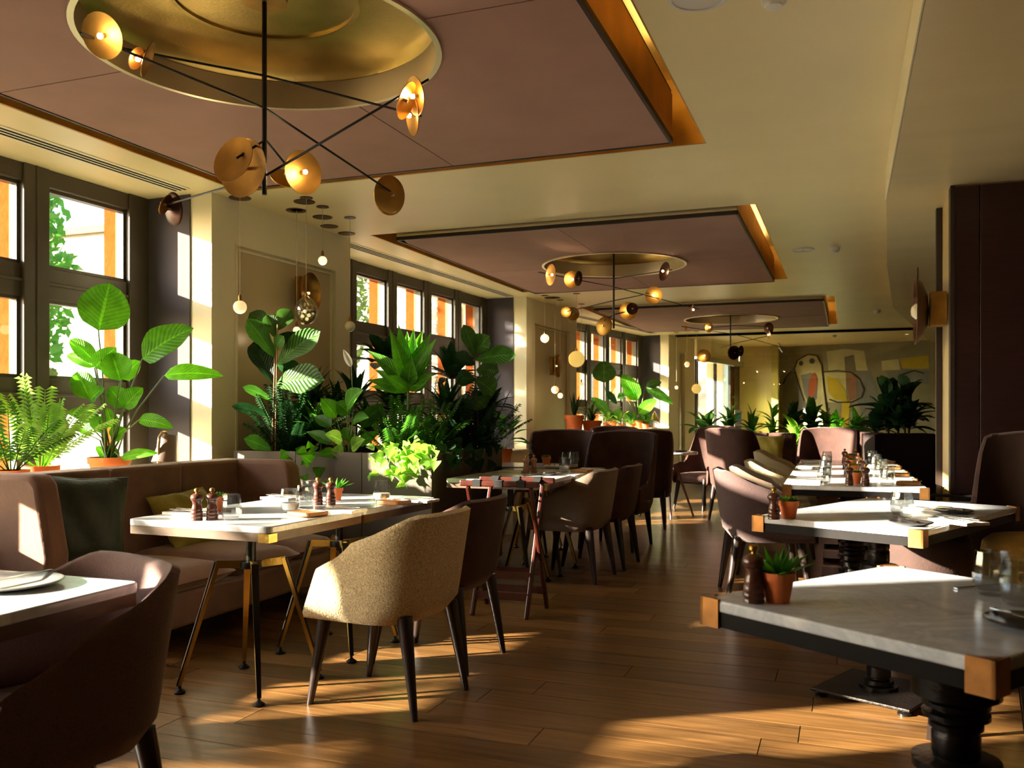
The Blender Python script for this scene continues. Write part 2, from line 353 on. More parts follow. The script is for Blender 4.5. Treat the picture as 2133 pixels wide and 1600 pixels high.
# ---- left wall: bays (window) and pillars along a line that bends slightly
def seg(a, b):
    a = Vector((a[0], a[1], 0)); b = Vector((b[0], b[1], 0)); t = (b - a).normalized(); n = Vector((-t.y, t.x, 0)); return a, b, t, n, (b - a).length
def lbox(mb, S, s0, s1, q0, q1, z0, z1):
    a, b, t, n, L = S
    P = [a + t * s0 + n * q0, a + t * s1 + n * q0, a + t * s1 + n * q1, a + t * s0 + n * q1]
    mb.prism([(p.x, p.y) for p in P], z0, z1); return mb
REV = .62
pillars = [((-4.72, -6.6), (-4.63, -1.1)), ((-4.5, 5.5), (-4.45, 7.42)), ((-4.29, 12.0), (-4.22, 14.3)), ((-3.52, 18.8), (-3.18, 20.1))]
panelrng = [(.25, 1.75), (.27, 1.68), (.32, 1.95), (.52, .82)]
for i, (a, b) in enumerate(pillars):
    S = seg(a, b); L = S[4]
    r = sroot('wall_left_%d' % i)
    c = MB(); lbox(c, S, 0.0, L, .05, 1.0, 0, H); c.build('pillar_core', PAINT, r)
    p0, p1 = panelrng[i]; zt = 2.56; zb = .12
    c = MB(); lbox(c, S, 0, p0, 0, .05, 0, H); lbox(c, S, p1, L, 0, .05, 0, H); lbox(c, S, p0, p1, 0, .05, zt, H); lbox(c, S, p0, p1, 0, .05, 0, zb)
    c.build('pillar_face', PAINT, r)
    c = MB()
    for e in (0, .035):
        lbox(c, S, p0 + e, p0 + e + .012, -.008 + e * .6, .05, zb, zt - e); lbox(c, S, p1 - e - .012, p1 - e, -.008 + e * .6, .05, zb, zt - e)
        lbox(c, S, p0 + e, p1 - e, -.008 + e * .6, .05, zt - e - .012, zt - e)
    c.build('moulding', PAINT, r)
    c = MB(); lbox(c, S, p0 + .045, p1 - .045, .034, .052, zb, zt - .045); c.build('inset_panel', PANEL, r)
    # plum-grey reveal panels on both returns of the pillar
    c = MB(); lbox(c, S, -.012, 0, .2, REV + .1, 0, H); lbox(c, S, L, L + .012, .2, REV + .1, 0, H); c.build('reveal_panel', REVEAL, r)

bays = [((-4.63, -1.1), (-4.5, 5.5), 7, .72), ((-4.45, 7.42), (-4.29, 12.0), 5, .72), ((-4.22, 14.3), (-3.52, 18.8), 5, .92)]
def window(idx, a, b, ncol, ledge):
    S = seg(a, b); L = S[4]
    r = sroot('window_%d' % idx); q0, q1 = REV, REV + .09
    pitch = (L - .2) / ncol; mw = .2; rows = [(.69, 1.237), (1.463, 2.007), (2.227, 2.777)]
    c = MB(); lbox(c, S, 0, L, q0, q1, 2.777, H); c.build('head_rail', FRAME, r, bevel=.008)
    for z0, z1 in ((1.237, 1.463), (2.007, 2.227), (.5, .69)):
        c = MB(); lbox(c, S, 0, L, q0 + .015, q1, z0, z1); lbox(c, S, 0, L, q0, q1, (z0 + z1) / 2 - .012, (z0 + z1) / 2 + .012)
        c.build('transom', FRAME, r, bevel=.006)
    for k in range(ncol + 1):
        s = .1 + k * pitch; hw = mw / 2
        c = MB(); lbox(c, S, max(0, s - hw), min(L, s + hw), q0 - .015, q1, .5, H)
        if 0 < k < ncol: lbox(c, S, s - .008, s + .008, q0 - .022, q1, .5, H)
        c.build('mullion', FRAME, r, bevel=.006)
    for k in range(ncol):
        for z0, z1 in rows:
            s0, s1 = .1 + k * pitch + mw / 2, .1 + (k + 1) * pitch - mw / 2
            c = MB(); lbox(c, S, s0, s0 + .022, q0 + .03, q1, z0, z1); lbox(c, S, s1 - .022, s1, q0 + .03, q1, z0, z1)
            lbox(c, S, s0, s1, q0 + .03, q1, z0, z0 + .022); lbox(c, S, s0, s1, q0 + .03, q1, z1 - .022, z1)
            c.build('sash', FRAME, r)
            c = MB(); lbox(c, S, s0 + .02, s1 - .02, q0 + .055, q0 + .059, z0 + .02, z1 - .02); c.build('pane', GLASS, r)
    # ledge below, inside
    c = MB(); lbox(c, S, 0, L, 0.0, REV - .02, 0, ledge - .03); c.build('ledge_box', PAINT, r)
    c = MB(); lbox(c, S, 0, L, -.03, REV, ledge - .03, ledge); c.build('sill', PAINT, r, bevel=.006)
    # outside: terracotta piers with a pale edge before every mullion, parapet and lintel
    o = sroot('wall_outside_%d' % idx)
    for k in range(ncol + 1):
        s = .1 + k * pitch
        c = MB(); lbox(c, S, s - .085, s + .085, q1 + .01, q1 + .17, -.3, 3.3); c.build('brick_pier', ORANGE, o)
        c = MB(); lbox(c, S, s - .09, s - .05, q1 + .005, q1 + .05, -.3, 3.2); c.build('pale_edge', PALE, o)
    c = MB(); lbox(c, S, 0, L, q1 + .01, q1 + .17, -.3, .5); c.build('parapet', PALE, o)
    c = MB(); lbox(c, S, 0, L, q1 + .01, q1 + .17, 2.86, 3.4); c.build('lintel', PALE, o)
    return S
BS = [None] + [window(i + 1, *b) for i, b in enumerate(bays)]

# far glazed sliding door on the bent wall
S = seg((-3.12, 20.2), (-2.5, 22.9)); L = S[4]
r = sroot('door_1')
c = MB(); lbox(c, S, 0, L, .02, .1, 2.52, H); c.build('header', PAINT, r)
c = MB(); lbox(c, S, -.02, L + .1, -.10, .02, 2.40, 2.52); c.build('track_rail', mat('aluminium', lin(190, 196, 190), .3, .8), r, bevel=.01)
for s in (0, L * .42, L * .78):
    c = MB(); lbox(c, S, s, s + .07, .02, .08, 0, 2.46); c.build('door_stile', BLACK, r)
    if s < L * .7:
        c = MB(); lbox(c, S, s + .07, s + L * .38, .045, .05, .02, 2.44); c.build('pane', GLASS, r)
c = MB(); lbox(c, S, L * .80, L * .86, .03, .1, .05, 2.4); c.build('orange_jamb', ORANGE, r)
c = MB(); lbox(c, S, L * .86, L, .0, .12, 0, 2.4); c.build('dark_jamb', FRAME, r)
# back walls of the room beyond the glass
c = MB(); c.prism([(-2.5, 22.9), (-1.70, 23.05), (-1.70, 23.4), (-2.5, 23.4)], 0, H); struct('wall_far_cream', c, PAINT)
c = MB(); c.prism([(-1.72, 22.75), (-1.56, 22.73), (-1.56, 23.4), (-1.72, 23.4)], 0, H); struct('trim_1', c, mat('yellow_green_post', lin(178, 170, 84), .5))
c = MB(); c.prism([(-1.56, 23.25), (2.6, 22.1), (2.6, 22.5), (-1.56, 23.65)], 0, H); struct('wall_far', c, mat('mural_plaster', lin(150, 148, 118), .8, var=.12, vscale=2))
c = MB(); c.box(-3.3, -2.9, 22.8, 24.0, 0, H); struct('wall_far_corner', c, PAINT)
# back wall behind the camera and the near right wall
c = MB(); c.box(XMIN, XMAX, YMIN - .2, YMIN, 0, H); struct('wall_back', c, DKWOOD)
c = MB(); c.box(3.3, 3.5, YMIN, 6.31, 0, H); struct('wall_right_near', c, DKWOOD)

# ---- right side: dark oak column, wall beyond
r = sroot('wall_right')
c = MB(); c.box(.64, 3.4, 6.33, 7.0, 0, HS); c.build('column_core', mat('cream_column_side', lin(190, 170, 120), .4), r)
for x0, x1 in ((.63, .79), (.795, 1.145), (1.15, 1.55), (1.555, 1.96), (1.965, 2.4)):
    c = MB(); c.box(x0, x1, 6.30, 6.335, .02, HS - .01); c.build('oak_panel', DKWOOD, r, bevel=.003)
c = MB(); c.box(.625, .65, 6.295, 6.40, 0, HS - .004); c.build('edge_strip', RAILING, r)
c = MB(); c.box(.60, .64, 6.95, 7.02, 0, HS - .004); c.build('edge_strip', RAILING, r)
c = MB(); c.prism([(.78, 7.0), (1.62, 19.0), (1.9, 22.4), (3.4, 22.4), (3.4, 7.0)], 0, HS); c.build('plum_wall', mat('plum_wall_paint', lin(58, 40, 40), .5), r)

# ---- ceiling with three recesses, each holding a hanging raft
ZR = 2.845
rafts = [(-4.02, -.98, 1.25, 5.32), (-3.93, -.83, 7.4, 11.35), (-3.7, -.30, 13.5, 17.5)]
CIRC = [(.09, .01), (.01, .08), (.15, .05)]
OUT = [(.27, .17, .3, .27), (.26, .16, .05, .22), (.24, .16, .05, .2)]    # recess margin left, right, near, far
rec = [(r_[0] - o[0], r_[1] + o[1], r_[2] - o[2], r_[3] + o[3]) for r_, o in zip(rafts, OUT)]
c = MB(); ys = [YMIN]
for q in rec:
    c.box(XMIN, XMAX, ys[-1], q[2], H, H + .5); c.box(XMIN, q[0], q[2], q[3], H, H + .5); c.box(q[1], XMAX, q[2], q[3], H, H + .5); ys.append(q[3])
c.box(XMIN, XMAX, ys[-1], YMAX, H, H + .5)
ceiling = struct('ceiling', c, CEIL)
for q in rec:
    c = MB(); c.box(q[0], q[1], q[2], q[3], H + .42, H + .5)
    c.box(q[0], q[0] + .01, q[2], q[3], H + .002, H + .42); c.box(q[1] - .01, q[1], q[2], q[3], H + .002, H + .42)
    c.box(q[0], q[1], q[2], q[2] + .01, H + .002, H + .42); c.box(q[0], q[1], q[3] - .01, q[3], H + .002, H + .42)
    c.build('recess_lining', GOLDLIN, ceiling)
# dropped soffit on the right
c = MB(); c.prism([(.26, YMIN), (.26, 6.6), (.38, 9.5), (.6, 13.2), (1.56, 19.6), (2.3, 22.2), (XMAX, 22.2), (XMAX, YMIN)], HS, H + .01)
sof = struct('ceiling_soffit', c, SOFF)
c = MB(); c.box(.254, .262, YMIN, 6.6, HS, H); c.build('soffit_fascia', PAINT, sof)

def raft(i, label):
    x0, x1, y0, y1 = rafts[i]; cx, cy = (x0 + x1) / 2, (y0 + y1) / 2; R = .77
    t = thing('ceiling_raft', label, 'ceiling panel', (cx, cy, ZR), 0, 'mauve ceiling rafts')
    hx0, hy0 = (x1 - x0) / 2, (y1 - y0) / 2; g = .004; ox, oy = CIRC[i]; t.location = (cx + ox, cy + oy, ZR)
    for sx in (-1, 1):
        for sy in (-1, 1):                                   # four felt panels around the round opening
            hx = hx0 - sx * ox; hy = hy0 - sy * oy; N = 20; arc = [(sx * R * math.cos(a * PI / 2 / N), sy * R * math.sin(a * PI / 2 / N)) for a in range(N + 1)]
            pts = [(max(abs(x), g) * sx, max(abs(y), g) * sy) for x, y in arc] + [(sx * g, sy * hy), (sx * hx, sy * hy), (sx * hx, sy * g)]
            c = MB(); n = len(pts)
            c.add([(x, y, 0) for x, y in pts] + [(x, y, .03) for x, y in pts], [(i, (i + 1) % n, n + (i + 1) % n, n + i) for i in range(n)])
            o = 0
            # triangulate as a fan of strips from arc to outer border
            border = []
            for k in range(N + 1):
                a = k * PI / 2 / N; dx, dy = math.cos(a), math.sin(a)
                s = min(hx / dx if dx > 1e-6 else 9e9, hy / dy if dy > 1e-6 else 9e9); border.append((sx * max(dx * s, g), sy * max(dy * s, g)))
            for z in (0, .03):
                vv = [(max(abs(x), g) * sx, max(abs(y), g) * sy, z) for x, y in arc] + [(x, y, z) for x, y in border]
                ff = [(k, k + 1, N + 2 + k, N + 1 + k) for k in range(N)]
                c.add(vv, ff)
                ck = max(range(N), key=lambda k: 0 if not (border[k][0] != border[k + 1][0] and border[k][1] != border[k + 1][1]) else 1)
                c.add([(border[ck][0], border[ck][1], z), (sx * hx, sy * hy, z), (border[ck + 1][0], border[ck + 1][1], z)], [(0, 1, 2)])
            c.build('felt_panel', MAUVE, t)
    xa, xb, ya, yb = -hx0 - ox, hx0 - ox, -hy0 - oy, hy0 - oy
    for a, b, m in (((xa, ya), (xb, ya), STEEL), ((xb, ya), (xb, yb), GOLDLIN), ((xb, yb), (xa, yb), GOLDLIN), ((xa, yb), (xa, ya), GOLDLIN)):
        c = MB(); c.bar((a[0], a[1], .16), (b[0], b[1], .16), .012, .26); e = c.build('brass_edge', m, t)
        c = MB(); c.bar((a[0], a[1], .012), (b[0], b[1], .012), .018, .034); c.build('lip', RAILING, e)
    c = MB(); c.box(xa, xb, ya, yb, .30, .315)
    c.build('raft_board', RAILING, t)
    c = MB(); c.box(xb - .11, xb - .08, ya + .2, yb - .2, .316, .33); c.build('cove_light', COVE, t)
    c = MB(); c.box(xa + .2, xb - .2, yb - .11, yb - .08, .316, .33); c.build('cove_light', COVE, t)
    c = MB(); c.lathe([(R + .014, -.014), (R + .014, .125), (R - .012, .125), (R - .012, -.014), (R + .014, -.014)], 80); c.build('metal_ring', STEEL, t, smooth=40)
    c = MB(); c.lathe([(R - .006, .125), (R * .96, .15), (R * .86, .178), (R * .70, .20), (R * .54, .215)], 64); c.build('brass_dome', BRASS, t, smooth=60)
    c = MB(); c.lathe([(R * .54, .215), (R * .54, .20), (R * .51, .20), (R * .51, .21), (0, .21)], 64); c.build('dome_disc', BRASS, t, smooth=30)
    return t
RL = ['mauve felt ceiling raft with the brass dome nearest the camera', 'mauve felt ceiling raft in the middle of the room with round brass opening', 'mauve felt ceiling raft farthest away, in front of the glass partition']
for i in range(3): raft(i, RL[i])

# slot air diffusers in the ceiling strip above the windows
def diffuser(a, b, lab):
    a = Vector(a); b = Vector(b); t = thing('air_diffuser', lab, 'air vent', (a.x, a.y, H), 0, 'slot air diffusers above the windows'); d = (b - a); n = Vector((-d.y, d.x, 0)).normalized()
    c = MB(); c.bar((0, 0, -.002), (d.x, d.y, -.002), .17, .006); c.build('frame', WHITEP if False else PAINT, t)
    for k in (-1, 0, 1):
        o = n * k * .045; c = MB(); c.bar((o.x, o.y, -.006), (o.x + d.x, o.y + d.y, -.006), .016, .006); c.build('slot', BLKP, t)
for (a, b, lab) in (((-4.72, 1.0, 0), (-4.66, 5.35, 0), 'slotted air diffuser above the nearest left window'), ((-4.62, 7.5, 0), (-4.48, 11.85, 0), 'slotted air diffuser above the window behind the planter'),
                    ((-4.36, 14.4, 0), (-3.75, 18.3, 0), 'slotted air diffuser above the farthest left window')): diffuser(a, b, lab)

# ---- glass partition across the far end
r = thing('glass_partition', 'frameless glass partition screening the mural room at far end', 'glass wall', (0, 18.95, 0))
xs = [-2.65, -1.55, -.45, .65, 1.55]
for x0, x1 in zip(xs, xs[1:]):
    c = MB(); c.box(x0 + .004, x1 - .004, -.006, .006, .02, H - .05); c.build('glass_sheet', PGLASS, r)
c = MB(); c.box(-3.4, 1.6, -.03, .03, H - .05, H - .001); c.build('head_channel', DKMET, r)
c = MB(); c.box(-2.65, 1.55, -.02, .02, 0, .02); c.build('floor_channel', DKMET, r)
# ================================================================ outside
c = MB(); c.box(-60, -5.2, -40, 60, -.5, -.3); struct('ground_outside', c, mat('paving', lin(150, 142, 126), .9, var=.1, vscale=1))
# pale building whose sunny side closes the view
def building(name, label, x0, x1, y0, y1, h, m, wins):
    t = thing(name, label, 'building', ((x0 + x1) / 2, y0, -.3)); ox, oy = (x0 + x1) / 2, y0
    c = MB(); c.box(x0 - ox, x1 - ox, 0, y1 - y0, 0, h); c.build('wall', m, t)
    c = MB(); c.box(x0 - ox - .2, x1 - ox + .2, -.2, y1 - y0, h, h + .3); c.build('cornice', PALE, t)
    for zb in (1.0, 4.2):
        k = x0 + 1.2
        while k < x1 - 1.2:
            c = MB(); c.box(k - ox, k - ox + 1.0, -.05, .02, zb, zb + 1.9); f = c.build('window', PALE, t)
            c = MB(); c.box(k - ox + .1, k - ox + .9, -.06, -.03, zb + .1, zb + 1.8); c.build('pane', mat('far_pane', lin(70, 78, 82), .1), f)
            k += wins
    return t
building('townhouse', 'sunlit pale plaster building seen through the windows', -46, -2.85, 26.5, 34, 8.5, mat('white_plaster', lin(150, 144, 128), .9, var=.05, vscale=1), 4.6)
building('townhouse', 'grey stone building behind the trees outside', -60, -48, 16, 40, 9, mat('grey_stone', lin(150, 148, 140), .9, var=.15, vscale=2), 3.2)
def tree(loc, h, rx, rz, n, seed, label, leaf=.11, trunk=.12, m=None):
    R = random.Random(seed); t = thing('garden_tree', label, 'tree', loc, 0, 'trees outside the windows')
    c = MB(); c.tube([(0, 0, 0), (.05, .04, h * .3), (-.03, .06, h * .6), (0, 0, h * .9)], [trunk, trunk * .8, trunk * .55, trunk * .2], 8)
    for k in range(9):
        a = R.random() * 6.28; z0 = h * R.uniform(.35, .7); e = (math.cos(a) * rx * .8, math.sin(a) * rx * .8, z0 + R.uniform(.2, 1) * rz * .8)
        c.tube([(0, 0, z0), (e[0] * .5, e[1] * .5, (z0 + e[2]) / 2 + .1), e], [trunk * .4, trunk * .25, trunk * .08], 5)
    c.build('trunk', WOODY, t, smooth=60)
    v = []; f = []
    for k in range(n):
        while True:
            p = Vector((R.uniform(-1, 1), R.uniform(-1, 1), R.uniform(-1, 1)))
            if p.length < 1 and (p.length > .45 or R.random() < .4): break
        p = Vector((p.x * rx, p.y * rx, p.z * rz + h - rz * .6)); a = Vector((R.uniform(-1, 1), R.uniform(-1, 1), R.uniform(-1, 1))).normalized(); b = a.orthogonal().normalized() ; s = leaf * R.uniform(.6, 1.3)
        i = len(v); v += [p - a * s, p + b * s * .45, p + a * s, p - b * s * .45]; f.append((i, i + 1, i + 2, i + 3))
    c = MB(); c.add(v, f); o = c.build('crown', m or LF_OLIVE, t, recalc=False); o['kind'] = 'stuff'
    return t
tree((-11.5, 8.7, -.3), 5.2, 1.55, 2.6, 5200, 1, 'leafy green tree outside the nearest left window', m=LF_MID)
tree((-9.4, 7.6, -.3), 2.1, .8, 1.0, 2400, 2, 'low grey-green shrub outside the nearest left window')
tree((-13.0, 19.5, -.3), 5.6, 1.7, 2.3, 4200, 3, 'blue-green tree outside the window behind the planter')
tree((-16.5, 23.0, -.3), 6.0, 1.8, 2.6, 3600, 4, 'taller tree farther out behind the planter window')
tree((-11.0, -2.6, -.3), 4.4, 1.5, 1.7, 110, 5, 'sparse tree outside beside the camera that dapples the sunlight', leaf=.12)
# ================================================================ upholstered chairs
def smooth(a, b, x): x = max(0, min(1, (x - a) / (b - a))); return x * x * (3 - 2 * x)
def shell_mesh(kind, m):
    """wrap-around shell: open to the front (+x); returns MB. u runs front-left, round the back, front-right"""
    if kind == 'tub': hw, xf, xb, zb, harm, hback, flare, th = .280, .245, -.27, .37, .60, .805, .055, .035
    else: hw, xf, xb, zb, harm, hback, flare, th = .315, .24, -.31, .33, .60, 1.05, .05, .05
    xs = -.03
    def plan(u, off, z):
        # arc-length like parametrisation
        s = abs(2 * u - 1); sg = -1 if u < .5 else 1
        k = flare * (z - zb) / .45 + off
        a = .42
        if s > 1 - a:
            f = (s - (1 - a)) / a; xfz = xf - (.42 * (z - zb) if kind == 'tub' else 0); x = xs + (xfz - xs) * f; y = (hw + k * .6) * (1 - .03 * f)
        else:
            th_ = (s / (1 - a)) * PI / 2; n = 3.0
            x = xs - (abs(xb) - abs(xs) + k * 1.3) * abs(math.cos(th_)) ** (2 / n); y = (hw + k * .6) * abs(math.sin(th_)) ** (2 / n)
        return x, sg * y
    def rim(u):
        s = abs(2 * u - 1)
        if kind == 'tub':
            q = max(0, min(1, (.90 - s) / .66)); lin_ = q * .62 + smooth(0, 1, q) * .38; return harm + (hback - harm) * lin_ - .03 * smooth(.90, 1, s)
        return harm - .03 * smooth(.8, 1, s) + (hback - harm) * (1 - smooth(.36, .66, s)) - .02 * smooth(.05, .36, s)
    NU, NV = 36, 7
    c = MB()
    def outer(u, v):
        z = zb + (rim(u) - zb) * v; ins = -.035 * (1 - smooth(0, .16, v)); x, y = plan(u, ins, z); return (x, y, z)
    def inner(u, v):
        z = zb + .08 + (rim(u) - zb - .08) * v; x, y = plan(u, -th, z); return (x, y, z)
    o = len(c.v); c.grid(outer, NU, NV); i0 = len(c.v); c.grid(inner, NU, NV)
    R = NV + 1
    for k in range(NU):
        # rounded rim
        a, b = o + k * R + NV, o + (k + 1) * R + NV; p, q = i0 + k * R + NV, i0 + (k + 1) * R + NV
        ma = tuple((x + y) / 2 for x, y in zip(c.v[a], c.v[p])); mb_ = tuple((x + y) / 2 for x, y in zip(c.v[b], c.v[q]))
        n = len(c.v); c.v += [(ma[0], ma[1], ma[2] + .012), (mb_[0], mb_[1], mb_[2] + .012)]
        c.f += [(a, b, n + 1, n), (n, n + 1, q, p)]
    for e, r_ in ((0, 0), (NU, 1)):
        for j in range(NV): c.f.append((o + e * R + j, o + e * R + j + 1, i0 + e * R + j + 1, i0 + e * R + j))
    # underside
    ring = [o + k * R for k in range(NU + 1)]; c.f.append(tuple(ring))
    return c
def seat_mesh(kind):
    if kind == 'tub': hw, xf, xb, z0, z1 = .245, .27, -.235, .385, .475
    else: hw, xf, xb, z0, z1 = .27, .30, -.25, .35, .46
    c = MB(); cx, rx = (xf + xb) / 2, (xf - xb) / 2; prof = [(.0, z0), (.86, z0), (.97, z0 + .02), (1, (z0 + z1) / 2), (.97, z1 - .022), (.86, z1 - .004), (.5, z1 + .006), (0, z1 + .01)]
    n = 28; idx = []
    for r, z in prof:
        if r == 0: c.v.append((cx, 0, z)); idx.append([len(c.v) - 1]); continue
        row = []
        for k in range(n):
            a = 2 * PI * k / n; e = 2 / 3.2
            c.v.append((cx + rx * r * math.copysign(abs(math.cos(a)) ** e, math.cos(a)), hw * r * math.copysign(abs(math.sin(a)) ** e, math.sin(a)), z)); row.append(len(c.v) - 1)
        idx.append(row)
    for a, b in zip(idx, idx[1:]):
        for k in range(n):
            k2 = (k + 1) % n
            if len(a) == 1: c.f.append((a[0], b[k2], b[k]))
            elif len(b) == 1: c.f.append((a[k], a[k2], b[0]))
            else: c.f.append((a[k], a[k2], b[k2], b[k]))
    return c
CH = {}
def chair(kind, m, loc, rz, label, group, name, sc_=1.0):
    t = thing(name, label, 'chair', (loc[0], loc[1], 0), rz, group)
    if kind not in CH:
        CH[kind] = {}
    if (m.name) not in CH[kind]:
        a = shell_mesh(kind, m).build('shell', m, t, smooth=60); b = seat_mesh(kind).build('seat', m, t, smooth=70)
        lm = []
        for sx in (1, -1):
            for sy in (1, -1):
                c = MB(); tx, ty = (.19, .19) if kind == 'tub' else (.22, .22)
                c.tube([(sx * tx - .02, sy * ty, .40), (sx * tx - .02 + sx * .01, sy * (ty + .005), .34), (sx * (tx + .065) - .02, sy * (ty + .03), 0)], [.032, .030, .0135], 12)
                lm.append(c.build('leg', LEGW, t, smooth=50).data)
        CH[kind][m.name] = (a.data, b.data, lm)
    else:
        d = CH[kind][m.name]
        for nm, me in [('shell', d[0]), ('seat', d[1])] + [('leg', x) for x in d[2]]:
            o = bpy.data.objects.new(nm, me); C.objects.link(o); o.parent = t
    t.scale = (sc_, sc_, sc_)
    return t
TG, HG = 'low tub chairs at the marble tables', 'high-backed armchairs around the far tables'
chair('tub', MAUVEF, (-1.96, 1.69), math.radians(-110), 'mauve wool tub chair cut off by the lower left corner of the picture', TG, 'tub_chair', 1.0)
chair('tub', BEIGE, (-1.86, 3.40), math.radians(176), 'oatmeal beige wool tub chair standing in front of the left marble table', TG, 'tub_chair')
chair('tub', PLUMF, (-1.92, 4.02), math.radians(178), 'dark plum tub chair between the oatmeal chair and the folding tray stand', TG, 'tub_chair')
chair('tub', GREYF, (-1.93, 6.38), math.radians(176), 'taupe tub chair just behind the folding tray stand', TG, 'tub_chair')
chair('tub', PLUMF, (-1.88, 7.0), math.radians(178), 'dark plum tub chair right behind the taupe tub chair', TG, 'tub_chair')
chair('tub', DKMAUVEF, (-.50, 6.22), math.radians(14), 'dark mauve tub chair nearest on the aisle side of the right table row', TG, 'tub_chair', 1.04)
chair('tub', GREYF, (-.52, 7.15), math.radians(5), 'taupe tub chair second on the aisle side of the right table row', TG, 'tub_chair')
chair('tub', BEIGE, (-.50, 8.05), math.radians(4), 'beige tub chair third on the aisle side of the right table row', TG, 'tub_chair')
chair('tub', CREAMF, (-.50, 9.1), math.radians(0), 'cream tub chair farthest on the aisle side of the right table row', TG, 'tub_chair', 1.05)
chair('high', PLUMF, (-2.64, 8.42), math.radians(-75), 'dark plum high-backed armchair behind the taupe table row, left one', HG, 'high_back_armchair')
chair('high', PLUMF, (-1.98, 7.95), math.radians(-95), 'plum high-backed armchair with a sunlit edge at the end of the left table row', HG, 'high_back_armchair')
chair('high', PLUMF, (-2.08, 9.55), math.radians(100), 'high-backed armchair in deep shadow seen from behind', HG, 'high_back_armchair')
chair('high', PLUMF, (-2.72, 11.2), math.radians(-60), 'high-backed armchair on the window side of the small far table', HG, 'high_back_armchair')
chair('high', PLUMF, (-1.72, 11.55), math.radians(-125), 'sunlit high-backed armchair facing the small far table', HG, 'high_back_armchair')
chair('high', PLUMF, (-1.10, 10.45), math.radians(60), 'high-backed armchair with sun-streaked outer back beside the aisle', HG, 'high_back_armchair')
chair('high', PLUMF, (-.22, 10.75), math.radians(-100), 'high-backed armchair with dappled sun heading the right table row', HG, 'high_back_armchair')
chair('high', DKVELF, (.96, 5.36), math.radians(-112), 'dark brown high-backed armchair against the oak column at the right edge', HG, 'high_back_armchair', 1.06)
def stool(m, loc, label, rx, ry, z1, rz=-20):
    t = thing('padded_stool', label, 'stool', (loc[0], loc[1], 0), math.radians(rz))
    c = MB(); n = 32; pr = [(0, .30), (.9, .30), (.98, .33), (1, .40), (1, z1 - .08), (.96, z1 - .025), (.85, z1), (0, z1 + .01)]
    c.lathe(pr, n); c.v = [(x * rx, y * ry, z) for x, y, z in c.v]; c.build('seat', m, t, smooth=60)
    for a in (45, 135, 225, 315):
        ca, sa = math.cos(math.radians(a)), math.sin(math.radians(a)); c = MB(); c.bar((ca * rx * .75, sa * ry * .75, .31), (ca * rx * .9, sa * ry * .9, 0), .03, .03, w2=.018, h2=.018); c.build('leg', LEGW, t)
stool(MUSTF, (.84, 4.60), 'mustard wool padded stool under the far side of the second right table', .26, .26, .66)
stool(DKVELF, (.47, 3.78), 'dark low stool whose leg shows below the nearest right marble table', .26, .22, .44, -6)
stool(DKVELF, (.38, 4.98), 'dark brown velvet padded stool beside the mustard one', .22, .22, .62)

# bent-metal chair beside the oak column
t = thing('metal_chair', 'black bent-metal armchair beside the oak column', 'chair', (.62, 6.0, 0), math.radians(180))
for sy in (-1, 1):
    c = MB(); c.tube([(.24, sy * .24, 0), (.23, sy * .24, .5), (.20, sy * .25, .64), (.10, sy * .25, .70), (-.12, sy * .25, .70), (-.24, sy * .2, .72)], .011, 8); c.build('arm', BLACK, t, smooth=60)
    c = MB(); c.tube([(-.26, sy * .2, 0), (-.24, sy * .2, .46), (-.27, sy * .19, .78), (-.29, sy * .1, .84), (-.29, 0, .85)], .011, 8); c.build('back_post', BLACK, t, smooth=60)
    c = MB(); c.tube([(.22, sy * .22, .45), (.0, sy * .25, .62), (-.22, sy * .2, .62)], .009, 8); c.build('inner_loop', BLACK, t, smooth=60)
c = MB(); c.lathe([(0, .44), (.22, .44), (.235, .455), (.22, .475), (0, .48)], 24); c.build('seat', LEGW, t, smooth=40)

# ================================================================ banquette
t = thing('banquette_sofa', 'brown-grey velvet banquette below the window with high wing ends', 'sofa', (-3.75, 4.3, 0), 0)
def part(name, m, t, smooth_=None, bevel=0, **k):
    c = MB(); k['fn'](c); return c.build(name, m, t, smooth_, bevel, bseg=3)
SY0, SY1 = -.96, 1.00
c = MB(); c.box(-.42, .56, SY0 + .1, SY1 - .1, .12, .30); c.build('base', SOFAF, t, bevel=.02, smooth=50)
for yy in (-.8, .8):
    for xx in (-.35, .48):
        c = MB(); c.tube([(xx, yy, 0), (xx, yy, .13)], .02, 10); c.build('foot', LEGW, t, smooth=50)
n = 3; wv = (SY1 - SY0 - .2) / n
for k in range(n):                         # back built of three padded panels
    y0 = SY0 + .1 + k * wv; y1 = y0 + wv
    c = MB(); c.prism([(-.46, y0 + .003), (-.25, y0 + .003), (-.25, y1 - .003), (-.46, y1 - .003)], .28, .90); c.build('back_panel', SOFAF, t, bevel=.022, smooth=50)
for s, y0, y1 in ((-1, SY0, SY0 + .14), (1, SY1 - .14, SY1)):     # wings slope forward
    pr = [(-.46, .16), (.16, .16), (.24, .5), (.17, .86), (.12, .90), (-.46, .90)]
    if s < 0: pr = [(-.46, .16), (-.02, .16), (.02, .5), (-.06, .86), (-.11, .91), (-.46, .91)]
    c = MB(); m_ = len(pr)
    c.add([(x, y0, z) for x, z in pr] + [(x, y1, z) for x, z in pr], [tuple(range(m_)), tuple(range(2 * m_ - 1, m_ - 1, -1))] + [(i, m_ + i, m_ + (i + 1) % m_, (i + 1) % m_) for i in range(m_)])
    c.build('wing', SOFAF, t, bevel=.03, smooth=50)
